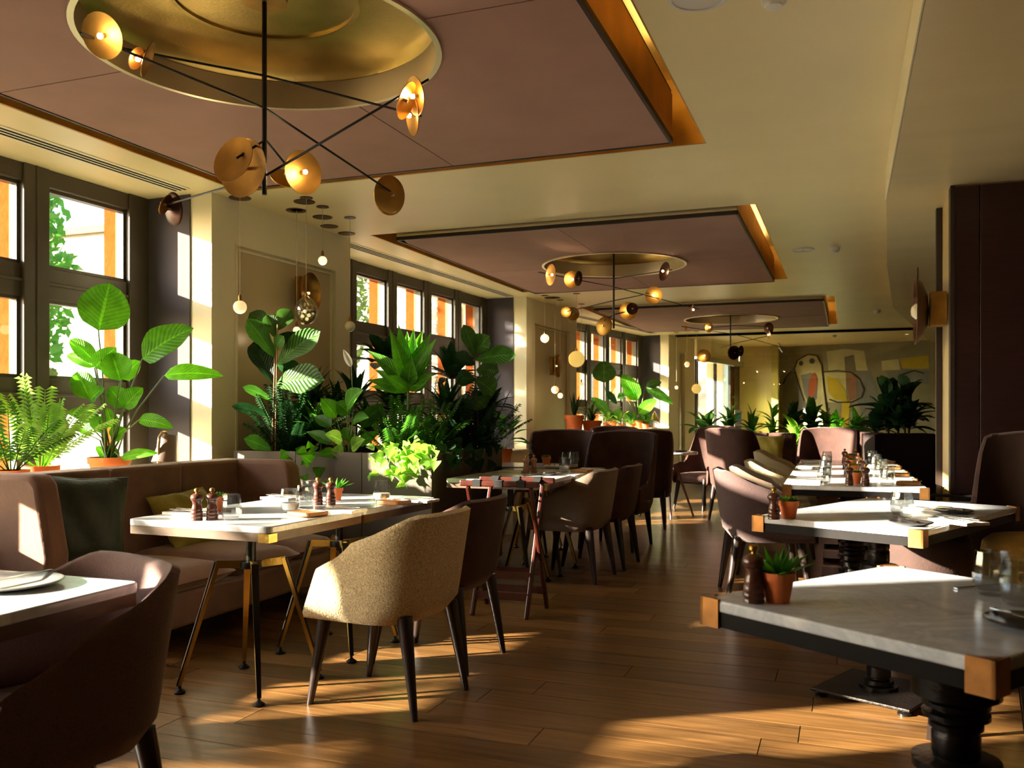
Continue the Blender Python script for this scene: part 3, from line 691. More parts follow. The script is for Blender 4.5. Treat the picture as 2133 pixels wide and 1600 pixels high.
def cushion(c, x0, x1, y0, y1, z0, z1, dome):
    N = 12
    def f(u, v, sg):
        a = u * 2 - 1; b = v * 2 - 1; e = (1 - a ** 6) * (1 - b ** 6); zc = (z0 + z1) / 2
        return ((x0 + x1) / 2 + a * (x1 - x0) / 2 * (.97 + .03 * e), (y0 + y1) / 2 + b * (y1 - y0) / 2 * (.97 + .03 * e), zc + sg * ((z1 - z0) / 2 * min(1, e ** .35) + dome * (1 - a * a) * (1 - b * b)))
    c.grid(lambda u, v: f(u, v, 1), N, N); c.grid(lambda u, v: f(u, v, -1), N, N)
for y0, y1, xf in ((SY0 + .14, -.22, .60), (-.215, .40, .60), (.405, SY1 - .14, .58)):
    c = MB(); cushion(c, -.26, xf, y0, y1, .295, .41, .025); c.build('seat_cushion', SOFAF, t, smooth=70)
def pillow(name, label, m, loc, rot, w, h, d, cat='cushion', parent=None):
    c = MB(); N = 16
    def f(u, v, sg):
        a = u * 2 - 1; b = v * 2 - 1; e = max(0, (1 - a ** 4) * (1 - b ** 4)); pin = 1 - .10 * (1 - (abs(a) * abs(b)) ** 1.0) * max(abs(a), abs(b)) ** 3
        wr = .012 * math.sin(9 * a + 5 * b) * e
        return (a * w / 2 * pin, sg * (d / 2 * e ** .6 + wr * (d > .1)), b * h / 2 * pin)
    c.grid(lambda u, v: f(u, v, 1), N, N); c.grid(lambda u, v: f(u, v, -1), N, N)
    o = c.build(name, m, None, smooth=80); o.location = loc; o.rotation_euler = rot; tag(o, label, cat); return o
def pillow_thing(label, m, loc, rot, w, h, d):
    o = pillow('scatter_cushion', label, m, loc, rot, w, h, d)
    c = MB(); e = .985
    c.tube([(-w / 2 * e, 0, -h / 2 * e), (0, 0, -h / 2 * .9), (w / 2 * e, 0, -h / 2 * e), (w / 2 * .9, 0, 0), (w / 2 * e, 0, h / 2 * e), (0, 0, h / 2 * .9), (-w / 2 * e, 0, h / 2 * e), (-w / 2 * .9, 0, 0), (-w / 2 * e, 0, -h / 2 * e)], .005, 6)
    c.build('piping', m, o, smooth=60); return o
pillow_thing('dark green velvet cushion leaning on the near wing of the banquette', GREENV, (-3.80, 3.60, .66), (math.radians(-12), math.radians(4), math.radians(52)), .46, .47, .17)
pillow_thing('olive yellow velvet cushion on the banquette behind the marble table', YELLV, (-3.80, 4.45, .575), (math.radians(-38), math.radians(-4), math.radians(84)), .46, .40, .15)

# ================================================================ tables
def topmesh(c, w, d, z0, z1, r=.025):
    pts = []
    for sx, sy, a0 in ((1, 1, 0), (-1, 1, 90), (-1, -1, 180), (1, -1, 270)):
        for k in range(5):
            a = math.radians(a0 + k * 22.5); pts.append((sx * (w / 2 - r) + r * math.cos(a), sy * (d / 2 - r) + r * math.sin(a)))
    c.prism(pts, z0, z1)
TZ = .77
def left_table(loc, rz, w, d, label, legs=True, corners=(1, 1, 1, 1)):
    t = thing('dining_table', label, 'table', (loc[0], loc[1], 0), rz, 'marble-topped dining tables')
    c = MB(); topmesh(c, w, d, TZ - .028, TZ); c.build('marble_top', MARB, t, bevel=.004)
    c = MB(); topmesh(c, w - .004, d - .004, TZ - .062, TZ - .028, .02); c.build('walnut_band', WOODBAND, t)
    for (sx, sy), on in zip(((1, -1), (1, 1), (-1, 1), (-1, -1)), corners):
        if not on: continue
        c = MB(); x, y = sx * w / 2, sy * d / 2
        c.prism([(x + sx * .003, y + sy * .003), (x - sx * .05, y + sy * .003), (x - sx * .05, y - sy * .004), (x - sx * .004, y - sy * .05), (x + sx * .003, y - sy * .05)][::(1 if sx * sy > 0 else -1)], TZ - .064, TZ - .029)
        c.build('brass_corner', BRASS, t)
    if legs:
        c = MB(); c.tube([(0, 0, .55), (0, 0, TZ - .06)], .022, 14); c.lathe([(0, .53), (.05, .53), (.05, .56), (0, .56)], 14); c.build('post', BLACK, t, smooth=40)
        c = MB(); c.box(-w * .3, w * .3, -.03, .03, TZ - .075, TZ - .062); c.box(-.03, .03, -d * .3, d * .3, TZ - .075, TZ - .062); c.build('spider', BLACK, t)
        for a in (45, 135, 225, 315):
            ca, sa = math.cos(math.radians(a)), math.sin(math.radians(a)); kx, fx = .15, .30
            up = (-sa, ca, 0); c = MB()
            c.bar((ca * .02, sa * .02, .545), (ca * kx, sa * kx, .555), .016, .034, up=(0, 0, 1)); 
            c.bar((ca * (kx - .012), sa * (kx - .012), .567), (ca * fx, sa * fx, .035), .030, .016, up=(ca, sa, 0), w2=.018, h2=.014)
            l = c.build('leg', BRASS, t)
            c = MB(); c.bar((ca * (kx + .004), sa * (kx + .004), .567), (ca * (fx + .012), sa * (fx + .012), .035), .031, .006, up=(ca, sa, 0), w2=.018); c.build('black_edge', BLACK, l)
            c = MB(); c.lathe([(0, 0), (.024, 0), (.026, .008), (.012, .018), (.007, .022), (.007, .045), (0, .045)], 12, Matrix.Translation((ca * fx, sa * fx, 0))); c.build('levelling_foot', BLACK, l, smooth=50)
    return t
left_table((-2.20, 1.50), 0, .86, .76, 'grey marble table cut off by the left edge of the picture', True, (0, 0, 0, 0))
left_table((-2.50, 3.32), math.radians(-2), .74, .70, 'white marble table with gold splayed legs before the banquette', True, (1, 0, 0, 0))
left_table((-2.475, 4.02), math.radians(-2), .74, .69, 'marble table joined behind the first one, beside the grey planter', True, (1, 0, 0, 0))
left_table((-2.24, 5.93), math.radians(1), .74, .62, 'marble table behind the folding tray stand, nearer half', True, (1, 0, 0, 0))
left_table((-2.22, 6.56), math.radians(1), .74, .62, 'marble table ending at the sun-edged high-backed armchair', True, (1, 0, 0, 0))

left_table((-2.60, 7.38), 0, .70, .60, 'marble table farther back before the dark high-backed armchairs', True, (0, 0, 0, 0))
def pedestal(c, R, seed, z0=.03, z1=.70):
    rr = random.Random(seed); z = z0; pr = [(0, z), (R * 1.3, z), (R * 1.3, z + .02)]
    z += .02
    while z < z1 - .06:
        h = rr.choice((.018, .026, .035, .05)); r = R * rr.choice((.72, .8, 1.0, 1.22, 1.32)); pr += [(R * .68, z), (r, z + .004), (r, z + h - .004), (R * .68, z + h)]; z += h + .006
    pr += [(R * .7, z), (R * .7, z1 - .03), (R * 1.4, z1 - .02), (R * 1.4, z1), (0, z1)]
    c.lathe(pr, 28)
def right_table(loc, rz, w, d, label, peds=((0, 0),), seed=1, corners=(1, 1, 1, 1), R=.062, plate=.42, lower=True):
    t = thing('pedestal_table', label, 'table', (loc[0], loc[1], 0), rz, 'marble tables on cast pedestals')
    c = MB(); topmesh(c, w, d, TZ - .028, TZ, .012); c.build('marble_top', MARB, t, bevel=.005)
    c = MB(); topmesh(c, w - .006, d - .006, TZ - .064, TZ - .028, .01); c.build('dark_band', DKMET, t)
    for (sx, sy), on in zip(((1, -1), (1, 1), (-1, 1), (-1, -1)), corners):
        if not on: continue
        x, y = sx * w / 2, sy * d / 2; e = .004; L = .052
        c = MB()
        c.box(min(x + sx * e, x - sx * L), max(x + sx * e, x - sx * L), min(y + sy * e, y - sy * .004), max(y + sy * e, y - sy * .004), TZ - .067, TZ + .003)
        c.box(min(x + sx * e, x - sx * .004), max(x + sx * e, x - sx * .004), min(y + sy * e, y - sy * L), max(y + sy * e, y - sy * L), TZ - .067, TZ + .003)
        c.prism([(x, y), (x - sx * L * .8, y), (x, y - sy * L * .8)][::(1 if sx * sy > 0 else -1)], TZ, TZ + .003)
        c.build('brass_corner', COPPER, t)
    for k, p in enumerate(peds):
        c = MB(); pedestal(c, R, seed + k); o = c.build('pedestal', IRON, t, smooth=35); o.location = (p[0], p[1], 0)
        c = MB(); c.box(-plate / 2, plate / 2, -plate / 2, plate / 2, .022, .034); pl = c.build('base_plate', IRON, o, bevel=.003)
        for sx in (-1, 1):
            for sy in (-1, 1):
                c = MB(); c.lathe([(0, 0), (.028, 0), (.028, .008), (.012, .014), (.012, .023), (0, .023)], 12, Matrix.Translation((sx * plate * .42, sy * plate * .42, 0))); c.build('glide', BLACK, o, smooth=40)
    return t
right_table((.185, 2.34), math.radians(-34), .70, .80, 'grey marble table nearest the camera at lower right, brass corners', ((.12, -.10),), 3, R=.07)
right_table((.20, 4.46), math.radians(-24), .72, 1.25, 'marble table with brass corners and lone succulent, second on the right', ((.06, -.30),), 8)
right_table((.04, 6.26), math.radians(1), .84, .80, 'marble table end-on with two brass corners, start of the right row', ((0, .1),), 12)
right_table((.03, 7.10), math.radians(1), .84, .80, 'marble table second in the long right row', ((0, 0),), 14, plate=.4)
right_table((.02, 7.94), math.radians(1), .84, .80, 'marble table third in the long right row', ((0, 0),), 15, plate=.4)
right_table((.01, 8.78), math.radians(1), .84, .80, 'marble table at the far end of the right row', ((0, 0),), 16, plate=.4)
# small far table with round top and splayed wooden legs
t = thing('round_table', 'small dark round table among the far high-backed armchairs', 'table', (-2.0, 10.55, 0))
c = MB(); c.lathe([(0, TZ - .03), (.36, TZ - .03), (.37, TZ - .015), (.36, TZ), (0, TZ)], 32); c.build('round_top', MARB, t, smooth=40)
c = MB(); c.lathe([(0, .55), (.03, .55), (.03, TZ - .05), (.12, TZ - .03), (0, TZ - .03)], 16); c.build('post', BLACK, t, smooth=40)
for a in (20, 110, 200, 290):
    ca, sa = math.cos(math.radians(a)), math.sin(math.radians(a)); c = MB(); c.tube([(ca * .02, sa * .02, .6), (ca * .12, sa * .12, .58), (ca * .32, sa * .32, 0)], [.016, .018, .012], 8); c.build('leg', MAHOG, t, smooth=50)

# folding tray stand
t = thing('tray_stand', 'folding mahogany tray stand with crossed legs and black straps', 'tray stand', (-1.95, 5.12, 0), math.radians(2))
hw = .20; zt = .80; dy = .17
for s in (-1, 1):
    xo = hw - (.028 if s < 0 else 0)
    for sx in (-1, 1):
        c = MB(); c.bar((sx * xo, s * dy, 0), (sx * xo, -s * dy, zt - .02), .022, .034, up=(0, 1, 0)); c.build('leg', MAHOG, t, bevel=.005)
    c = MB(); c.bar((-hw - .05, -s * dy, zt), (hw + .05, -s * dy, zt), .03, .036); c.build('top_rail', MAHOG, t, bevel=.008)
    c = MB(); c.bar((-xo, s * dy * .72, .10 + .02), (xo, s * dy * .72, .10 + .02), .016, .045); c.build('stretcher', MAHOG, t)
    c = MB(); c.bar((-xo, s * dy * .45, .24), (xo, s * dy * .45, .24), .016, .04); c.build('stretcher', MAHOG, t)
for x in (-.14, 0, .14):
    c = MB()
    for k in range(8):
        a0, a1 = -1 + k / 4, -1 + (k + 1) / 4; c.bar((x, a0 * dy, zt + .018 - .05 * (1 - a0 * a0)), (x, a1 * dy, zt + .018 - .05 * (1 - a1 * a1)), .05, .004)
    c.box(x - .025, x + .025, -dy - .02, -dy + .02, zt - .02, zt + .022); c.box(x - .025, x + .025, dy - .02, dy + .02, zt - .02, zt + .022)
    c.build('strap', BLKP, t)
# ================================================================ things on the tables
TT = TZ + .001
PROTO = {}
def place(key, maker, loc, rz, label, cat, group, scale=1.0, z=TT):
    if key not in PROTO:
        t = maker(); PROTO[key] = t; tag(t, label, cat, group)
    else:
        t = copy_tree(PROTO[key], label); t['group'] = group
    t.location = (loc[0], loc[1], z); t.rotation_euler = (0, 0, rz); t.scale = (scale,) * 3
    return t
def mk_mill(m):
    def f():
        t = thing('pepper_mill', '', 'mill')
        c = MB(); c.lathe([(0, 0), (.0285, 0), (.029, .006), (.027, .009), (.0295, .014), (.0295, .020), (.0265, .024), (.029, .029), (.028, .036), (.025, .041), (.0265, .046), (.024, .054), (.021, .064), (.022, .076), (.025, .082), (0, .083)], 20); c.v = [(x * .86, y * .86, z) for x, y, z in c.v]; c.build('body', m, t, smooth=35)
        c = MB(); c.lathe([(0, .083), (.024, .083), (.030, .088), (.031, .096), (.027, .105), (.015, .112), (0, .114)], 20); c.v = [(x * .86, y * .86, z) for x, y, z in c.v]; h = c.build('head', m, t, smooth=45)
        c = MB(); c.lathe([(0, .112), (.006, .113), (.005, .118), (.011, .122), (.011, .130), (.006, .135), (0, .136)], 12); c.build('knob', OLDBRASS, h, smooth=45)
        return t
    return f
def mk_glass(fill):
    def f():
        t = thing('tumbler', '', 'glass')
        c = MB(); c.lathe([(0, .001), (.030, .001), (.037, .008), (.043, .03), (.0445, .055), (.041, .085), (.038, .108), (.0365, .109), (.0365, .107), (.0395, .085), (.0425, .055), (.041, .03), (.034, .014), (0, .012)], 14); c.build('bowl', TUMB, t, smooth=20)
        if fill:
            c = MB(); c.lathe([(0, .013), (.033, .015), (.040, .03), (.0415, .045), (0, .045)], 20); c.build('water', WATER if fill == 1 else MATS['clear_water'], t, smooth=40)
        return t
    return f
glassmat('clear_water', (.9, .93, .93, 1), 1.33)
def mk_pot(kind, seed):
    def f():
        t = thing('potted_succulent', '', 'plant'); R = random.Random(seed)
        c = MB(); c.lathe([(0, 0), (.027, 0), (.0365, .052), (.0405, .052), (.042, .072), (.0385, .072), (.037, .060), (0, .060)], 22); c.build('clay_pot', TERRA, t, smooth=35)
        c = MB(); c.lathe([(0, .0605), (.0375, .0605), (.036, .064), (0, .066)], 16); c.build('soil', SOIL, t)
        n = 16 if kind == 'spiky' else 22
        for k in range(n):
            a = k * 2.4; q = k / n; L = (.105 if kind == 'spiky' else .045) * (1 - .35 * q); tilt = (.35 + 1.0 * (1 - q)) if kind == 'spiky' else (.3 + 1.0 * (1 - q)); w_ = .011 if kind == 'spiky' else .013
            d = Vector((math.cos(a) * math.sin(tilt), math.sin(a) * math.sin(tilt), math.cos(tilt))); p = Vector((math.cos(a) * .012, math.sin(a) * .012, .062)); s_ = Vector((-math.sin(a), math.cos(a), 0)); nn = s_.cross(d)
            v = [p - s_ * w_ * .5, p + d * L * .45 - s_ * w_ * (.9 if kind == 'spiky' else 1.1), p + d * L, p + d * L * .45 + s_ * w_ * (.9 if kind == 'spiky' else 1.1), p + s_ * w_ * .5, p + d * L * .45 - nn * .006, p - nn * .004]
            c = MB(); c.add(v, [(0, 1, 5, 6), (6, 5, 3, 4), (1, 2, 5), (5, 2, 3), (0, 1, 2, 3, 4)]); c.build('leaf', LF_BR if kind == 'spiky' else LF_LIME, t)
        return t
    return f
def mk_board():
    t = thing('bread_board', '', 'board'); c = MB(); c.prism([(-.055, -.07), (.055, -.07), (.06, -.06), (.06, .06), (.055, .07), (-.055, .07), (-.06, .06), (-.06, -.06)], 0, .018); c.build('wood_block', OAKB, t, bevel=.003)
    c = MB(); c.bar((.03, -.075, .021), (.035, .02, .021), .011, .003); c.bar((.035, .02, .021), (.042, .085, .021), .014, .002); c.build('butter_knife', CHROME, t)
    return t
def mk_napkin():
    t = thing('napkin_setting', '', 'napkin')
    c = MB(); N = 8
    c.grid(lambda u, v: ((u - .5) * .12, (v - .5) * .20, .012 + .004 * math.sin(u * 7 + v * 3) * (1 - abs(2 * u - 1))), N, N); c.grid(lambda u, v: ((u - .5) * .12, (v - .5) * .20, 0), 1, 1)
    c.add([(-.06, -.1, 0), (.06, -.1, 0), (.06, .1, 0), (-.06, .1, 0), (-.06, -.1, .012), (.06, -.1, .012), (.06, .1, .012), (-.06, .1, .012)], [(0, 1, 5, 4), (1, 2, 6, 5), (2, 3, 7, 6), (3, 0, 4, 7)])
    c.build('folded_linen', LINEN, t, smooth=30)
    c = MB(); c.bar((-.02, -.09, .021), (-.02, .03, .021), .008, .002); c.prism([(-.031, .03), (-.009, .03), (-.012, .09), (-.016, .09), (-.017, .05), (-.018, .05), (-.019, .09), (-.021, .09), (-.022, .05), (-.023, .05), (-.024, .09), (-.028, .09)][::-1], .020, .022); c.build('fork', CHROME, t)
    c = MB(); c.bar((.02, -.09, .021), (.02, .0, .021), .010, .003); c.bar((.02, 0, .021), (.024, .10, .021), .016, .0015); c.build('knife', CHROME, t)
    return t
def mk_plate(m, R):
    def f():
        t = thing('side_plate', '', 'plate'); c = MB(); c.lathe([(0, 0), (R * .6, 0), (R * .95, .010), (R, .014), (R * .97, .016), (R * .6, .006), (0, .005)], 32); c.build('dish', m, t, smooth=50)
        c = MB(); c.bar((-R * .2, -R * .7, .020), (R * .15, R * 1.05, .020), .012, .003); c.build('knife', CHROME, t)
        return t
    return f
def P(px, py): g = G(px, py, TZ); return (g.x, g.y)
MG, GG, PG, BG, NG, SG = 'turned wooden mills', 'tumblers on the tables', 'small succulents in clay pots', 'oak bread boards', 'folded linen napkins with cutlery', 'side plates'
def mill(px, py, lab, light=False, s=1.0, z=TT): return place('mill' + str(light), mk_mill(MILLL if light else MILL), P(px, py), random.random(), lab, 'mill', MG, s, z)
def glass(px, py, lab, fill=0, s=1.0): return place('glass%d' % fill, mk_glass(fill), P(px, py), 0, lab, 'glass', GG, s)
def pot(px, py, lab, kind='rosette', s=1.0): return place('pot' + kind, mk_pot(kind, 5), P(px, py), random.random() * 6, lab, 'plant', PG, s)
def board(px, py, lab, rz=0): return place('board', mk_board, P(px, py), math.radians(rz), lab, 'board', BG)
def napkin(px, py, lab, rz=0): return place('napkin', mk_napkin, P(px, py), math.radians(rz), lab, 'napkin', NG)
def plate(px, py, lab, m=CERAM, R=.085): return place('plate' + m.name + str(R), mk_plate(m, R), P(px, py), random.random(), lab, 'plate', SG)
a = 'the white marble table before the banquette'
mill(410, 1084, 'dark pepper mill, left of the pair on ' + a); mill(442, 1083, 'dark pepper mill, right of the pair on ' + a)
pot(452, 1066, 'clay-potted succulent half hidden behind the mills before the banquette'); glass(482, 1084, 'tumbler next to the pair of mills on ' + a)
napkin(392, 1072, 'napkin with cutlery at the sofa edge of the nearest left marble table', 80); glass(604, 1068, 'tumbler with cloudy water near the brass corner of the left marble table', 1)
board(641, 1074, 'oak bread board on the white marble table behind the oatmeal chair', 80); napkin(712, 1066, 'napkin with cutlery beside the first oak bread board', 84)
a = 'the marble table beside the grey planter'
mill(662, 1052, 'brown mill, left of the pair on ' + a); mill(689, 1052, 'brown mill, right of the pair on ' + a); glass(648, 1046, 'tumbler behind the pair of mills on ' + a)
pot(700, 1042, 'clay-potted succulent behind the mills beside the grey planter', 'spiky', .9); glass(636, 1058, 'tumbler left of the mills on ' + a); glass(795, 1046, 'tumbler with cloudy water close to the planter corner', 1)
board(820, 1050, 'oak bread board at the planter end of the left tables', 80); napkin(868, 1045, 'napkin with cutlery at the far corner of the planter table', 84); napkin(588, 1040, 'napkin with cutlery at the window side of the planter table', 80)
a = 'the table behind the tray stand'
mill(1096, 986, 'pale wooden mill, left of the pair on ' + a, True); mill(1112, 985, 'pale wooden mill, right of the pair on ' + a, True)
glass(1176, 983, 'tumbler with cloudy water on ' + a, 1); plate(1143, 990, 'dark plate on ' + a); board(1212, 983, 'oak bread board at the end of ' + a, 80); napkin(1235, 981, 'napkin with cutlery at the end of ' + a, 84); napkin(1070, 984, 'napkin with cutlery at the window side of ' + a, 80)
a = 'the farther left marble table'
pot(1138, 969, 'tiny clay-potted succulent on ' + a); glass(1180, 968, 'tumbler, left of two on ' + a); glass(1196, 967, 'tumbler, right of two on ' + a); mill(1106, 970, 'dark mill beside the tiny succulent on ' + a); napkin(1150, 973, 'napkin with cutlery on ' + a, 20)
g = (-2.0, 10.55)
for k, (dx, dy, lab) in enumerate(((-.16, -.05, 'tumbler, left of two on the small round far table'), (.0, .02, 'tumbler, right of two on the small round far table'))): place('glass0', None, (g[0] + dx, g[1] + dy), 0, lab, 'glass', GG)
place('plate' + CERAM.name + '0.085', None, (g[0] + .18, g[1] - .08), 0, 'dark plate on the small round far table', 'plate', SG)
# nearest table at lower left
t = place('platebig', mk_plate(CERAMB, .13), P(20, 1222), .2, 'grey stoneware plate on the table at the left edge', 'plate', SG); 
# nearest table at lower right
mill(1570, 1255, 'dark pepper mill on the marble table nearest the camera', s=1.02); pot(1620, 1254, 'spiky succulent in clay pot beside the nearest pepper mill', 'spiky', 1.0)
glass(2066, 1240, 'water tumbler on the marble table nearest the camera', 2, 1.0); glass(2126, 1262, 'tumbler cut by the right edge on the nearest marble table'); plate(2140, 1305, 'dark plate cut off by the right edge on the nearest marble table', CERAM, .085)
o = MB(); o.bar((0, 0, .002), (.12, .10, .002), .012, .003); k = o.build('table_knife', CHROME, None); k.location = (*P(1990, 1228), TT); tag(k, 'steel table knife lying beside the nearest water tumbler', 'knife')
# second right table
mill(1612, 1082, 'brown pepper mill on the second right marble table'); pot(1643, 1080, 'pale green rosette succulent in clay pot on the second right table', 'rosette', 1.05)
glass(1879, 1079, 'cut tumbler on the second right marble table', s=1.08); plate(1898, 1094, 'dark plate nearest the brass corner of the second right table'); plate(1985, 1069, 'dark plate farther back on the second right table'); napkin(1996, 1090, 'napkin with cutlery between the plates of the second right table', 40); napkin(1938, 1064, 'napkin with cutlery behind the cut tumbler on the second right table', 60)
# right row: settings repeat on every table
on = ['first', 'second', 'third', 'fourth']
for k in range(4):
    cx, cy = .04 - .01 * k, 6.26 + .84 * k; n = on[k] + ' table of the right row'
    def put(key, mk, dx, dy, lab, cat, grp, rz=0): place(key, mk, (cx + dx, cy + dy), math.radians(rz), lab, cat, grp)
    put('millFalse', None, -.02, -.28, 'dark mill, left of the pair on the ' + n, 'mill', MG); put('millFalse', None, .075, -.27, 'dark mill, right of the pair on the ' + n, 'mill', MG)
    put('potrosette', None, .02, -.12, 'small clay-potted succulent behind the mills on the ' + n, 'plant', PG)
    put('glass0', None, -.17, -.22, 'tumbler on the aisle side of the ' + n, 'glass', GG); put('glass0', None, .20, -.26, 'tumbler beside the mills on the ' + n, 'glass', GG); put('glass0', None, .22, .10, 'tumbler at the far side of the ' + n, 'glass', GG)
    put('napkin', None, -.29, -.12, 'napkin with cutlery on the aisle side of the ' + n, 'napkin', NG, 85); put('board', None, .33, -.10, 'oak bread board at the wall side of the ' + n, 'board', BG, 85)
    put('napkin', None, .27, .26, 'napkin with cutlery at the wall side of the ' + n, 'napkin', NG, 95)
# ================================================================ hanging lights
def dish(mtx, R, n=28, deep=.16):
    c = MB(); pr = []; N = 6
    for k in range(N + 1): q = k / N; pr.append((R * q, R * deep * q * q))
    pr2 = [(r, z - .004) for r, z in pr][::-1]
    c.lathe(pr + [(R * 1.006, R * deep - .002)] + pr2, n, mtx); return c
CAMP = Vector((0, 0, CAMZ))
def chandelier(label, center, ztop, zbot, arms, heads, k0):
    t = thing('mobile_chandelier', label, 'chandelier', (center[0], center[1], zbot), 0, 'brass mobile chandeliers'); org = Vector((center[0], center[1], zbot))
    c = MB(); c.tube([(center[0], center[1], zbot), (center[0], center[1], ztop)], .011, 10); c.build('stem', BLACK, t, smooth=50, org=org)
    c = MB(); c.lathe([(0, ztop), (.10, ztop), (.10, ztop - .012), (0, ztop - .014)], 32, Matrix.Translation((center[0], center[1], 0))); c.build('ceiling_plate', OLDBRASS, t, smooth=40, org=org)
    for a in arms:
        c = MB(); c.tube(a, .0055, 6); c.build('arm', BLACK, t, smooth=50, org=org)
    for (p, nrm, R, kind, lit) in heads:
        nrm = Vector(nrm).normalized(); M_ = axis_mtx(p, nrm)
        m = OLDBRASS if kind != 'dark' else mat('bronze_dish', lin(70, 44, 30), .4, .9)
        h = dish(M_, R).build('dish', m, t, smooth=60, org=org)
        if kind == 'pair':
            q = p + nrm * R * .55 + Vector((0, 0, R * .15)); M2 = axis_mtx(q, (nrm + Vector((0, 0, .25))).normalized()); dish(M2, R * .82, deep=.1).build('front_disc', OLDBRASS, h, smooth=60, org=org)
        b = p + nrm * R * .30
        c = MB(); c.tube([p - nrm * .02, p + nrm * R * .22], .008, 8); c.build('socket', STEEL, h, smooth=50, org=org)
        if lit:
            c = MB(); c.lathe([(0, -.011), (.008, -.008), (.011, 0), (.008, .008), (0, .011)], 12, Matrix.Translation(b)); c.build('bulb', BULB, h, smooth=90, org=org)
            lamp('bulb_light', b + nrm * .015 - org, lit * .13, (1, .74, .42), .015, t)
    return t
def toc(p, yaw=0, pit=0):                # a direction towards the camera, turned
    d = (CAMP - p).normalized(); d.rotate(Quaternion((0, 0, 1), math.radians(yaw))); d.z += pit; return d
# nearest chandelier
cx, cy = -2.41, 3.295
dc = 3.295 * _c + 2.41 * _s
hub = lambda z: Vector((cx, cy, z))
A0, A1 = D(168, 68, 3.25), D(815, 400, 4.75)
C0, C1 = D(893, 165, 3.75), D(342, 428, 5.0)
E0, E1 = D(240, 98, 3.45), D(878, 242, 3.85)
B0, B1 = D(492, 330, 3.85), D(606, 356, 4.1)
hA = D(553, 226, dc); hC = D(553, 366, dc); hE = D(553, 158, dc); hB = D(553, 291, dc)
hd = [(D(217, 74, 3.28), toc(D(217, 74, 3.28), -38, -.1), .082, 'one', 2.2), (D(281, 120, 3.5), toc(D(281, 120, 3.5), 62, -.1), .045, 'one', 1.6), (D(303, 122, 3.5), toc(D(303, 122, 3.5), 84, 0), .07, 'one', 0),
      (D(512, 352, 3.95), toc(D(512, 352, 3.95), -42, .25), .13, 'pair', 0), (D(628, 360, 4.1), toc(D(628, 360, 4.1), 35, .2), .10, 'one', 3), (D(594, 368, 4.2), toc(D(594, 368, 4.2), 200, -.6), .07, 'one', 2.0),
      (D(815, 407, 4.75), -toc(D(815, 407, 4.75), 40, .1), .105, 'one', 0), (D(357, 436, 5.0), toc(D(357, 436, 5.0), 118, .35), .095, 'dark', 1.2), (D(342, 425, 4.95), toc(D(342, 425, 4.95), 70, -.3), .06, 'one', 0),
      (D(870, 200, 3.75), toc(D(870, 200, 3.75), -66, .1), .08, 'one', 2.0), (D(842, 208, 3.72), toc(D(842, 208, 3.72), 72, -.1), .08, 'one', 0), (D(864, 240, 3.84), toc(D(864, 240, 3.84), -74, .15), .085, 'one', 2.0)]
chandelier('brass mobile chandelier with many discs under the nearest dome', (cx, cy), ZR + .21, 2.19, [[A0, hA, A1], [C0, hC, C1], [E0, hE, E1], [B0, hB, B1]], hd, 0)
# middle
cx, cy = -2.37, 9.455; dc = cy * _c - cx * _s
hA = D(1280, 598, dc); hC = D(1280, 626, dc); hB = D(1280, 655, dc); hE = D(1280, 580, dc)
hd = [(D(1144, 572, 8.7), toc(D(1144, 572, 8.7), 64), .105, 'one', 1.4), (D(1190, 582, 8.9), toc(D(1190, 582, 8.9), 25), .085, 'one', 1.4), (D(1203, 580, 8.9), toc(D(1203, 580, 8.9), 60), .075, 'dark', 0),
      (D(1386, 566, 9.2), toc(D(1386, 566, 9.2), -60, .3), .10, 'dark', 1.4), (D(1362, 615, 10.2), toc(D(1362, 615, 10.2), -10), .10, 'one', 1.4), (D(1441, 645, 10.6), toc(D(1441, 645, 10.6), 80), .06, 'one', 1.2),
      (D(1308, 648, 9.8), toc(D(1308, 648, 9.8), 15), .10, 'one', .8), (D(1317, 643, 9.72), -toc(D(1317, 643, 9.72), 10), .065, 'dark', 0), (D(1257, 679, 9.7), -toc(D(1257, 679, 9.7), -35, .2), .105, 'one', 0),
      (D(1179, 650, 10.5), toc(D(1179, 650, 10.5), 0), .06, 'one', .6), (D(1193, 654, 10.6), toc(D(1193, 654, 10.6), 20), .08, 'one', 0)]
chandelier('brass mobile chandelier under the middle dome', (cx, cy), ZR + .21, 2.15, [[D(1122, 567, 8.65), hA, D(1455, 644, 10.7)], [D(1177, 650, 10.45), hC, D(1352, 612, 10.2)], [D(1258, 668, 9.7), hB, D(1310, 648, 9.8)], [D(1190, 578, 8.9), hE, D(1400, 562, 9.2)]], hd, 1)
# farthest
cx, cy = -1.85, 15.55; dc = cy * _c - cx * _s
hA = D(1531, 697, dc); hC = D(1531, 715, dc); hB = D(1531, 730, dc); hE = D(1531, 678, dc)
hd = [(D(1428, 680, 14.6), toc(D(1428, 680, 14.6), 75), .07, 'one', 0), (D(1476, 682, 14.8), toc(D(1476, 682, 14.8), 40), .085, 'one', 1.2), (D(1600, 684, 15), -toc(D(1600, 684, 15), -40), .10, 'dark', 0), (D(1603, 697, 15), toc(D(1603, 697, 15), -70), .07, 'one', 1.0),
      (D(1466, 742, 15.6), toc(D(1466, 742, 15.6), 15, .3), .12, 'one', .8), (D(1530, 735, 15.1), -toc(D(1530, 735, 15.1), 30), .12, 'dark', 0), (D(1542, 731, 15.1), toc(D(1542, 731, 15.1), 60), .09, 'dark', 0), (D(1624, 725, 16.3), toc(D(1624, 725, 16.3), 100, .5), .10, 'dark', 0)]
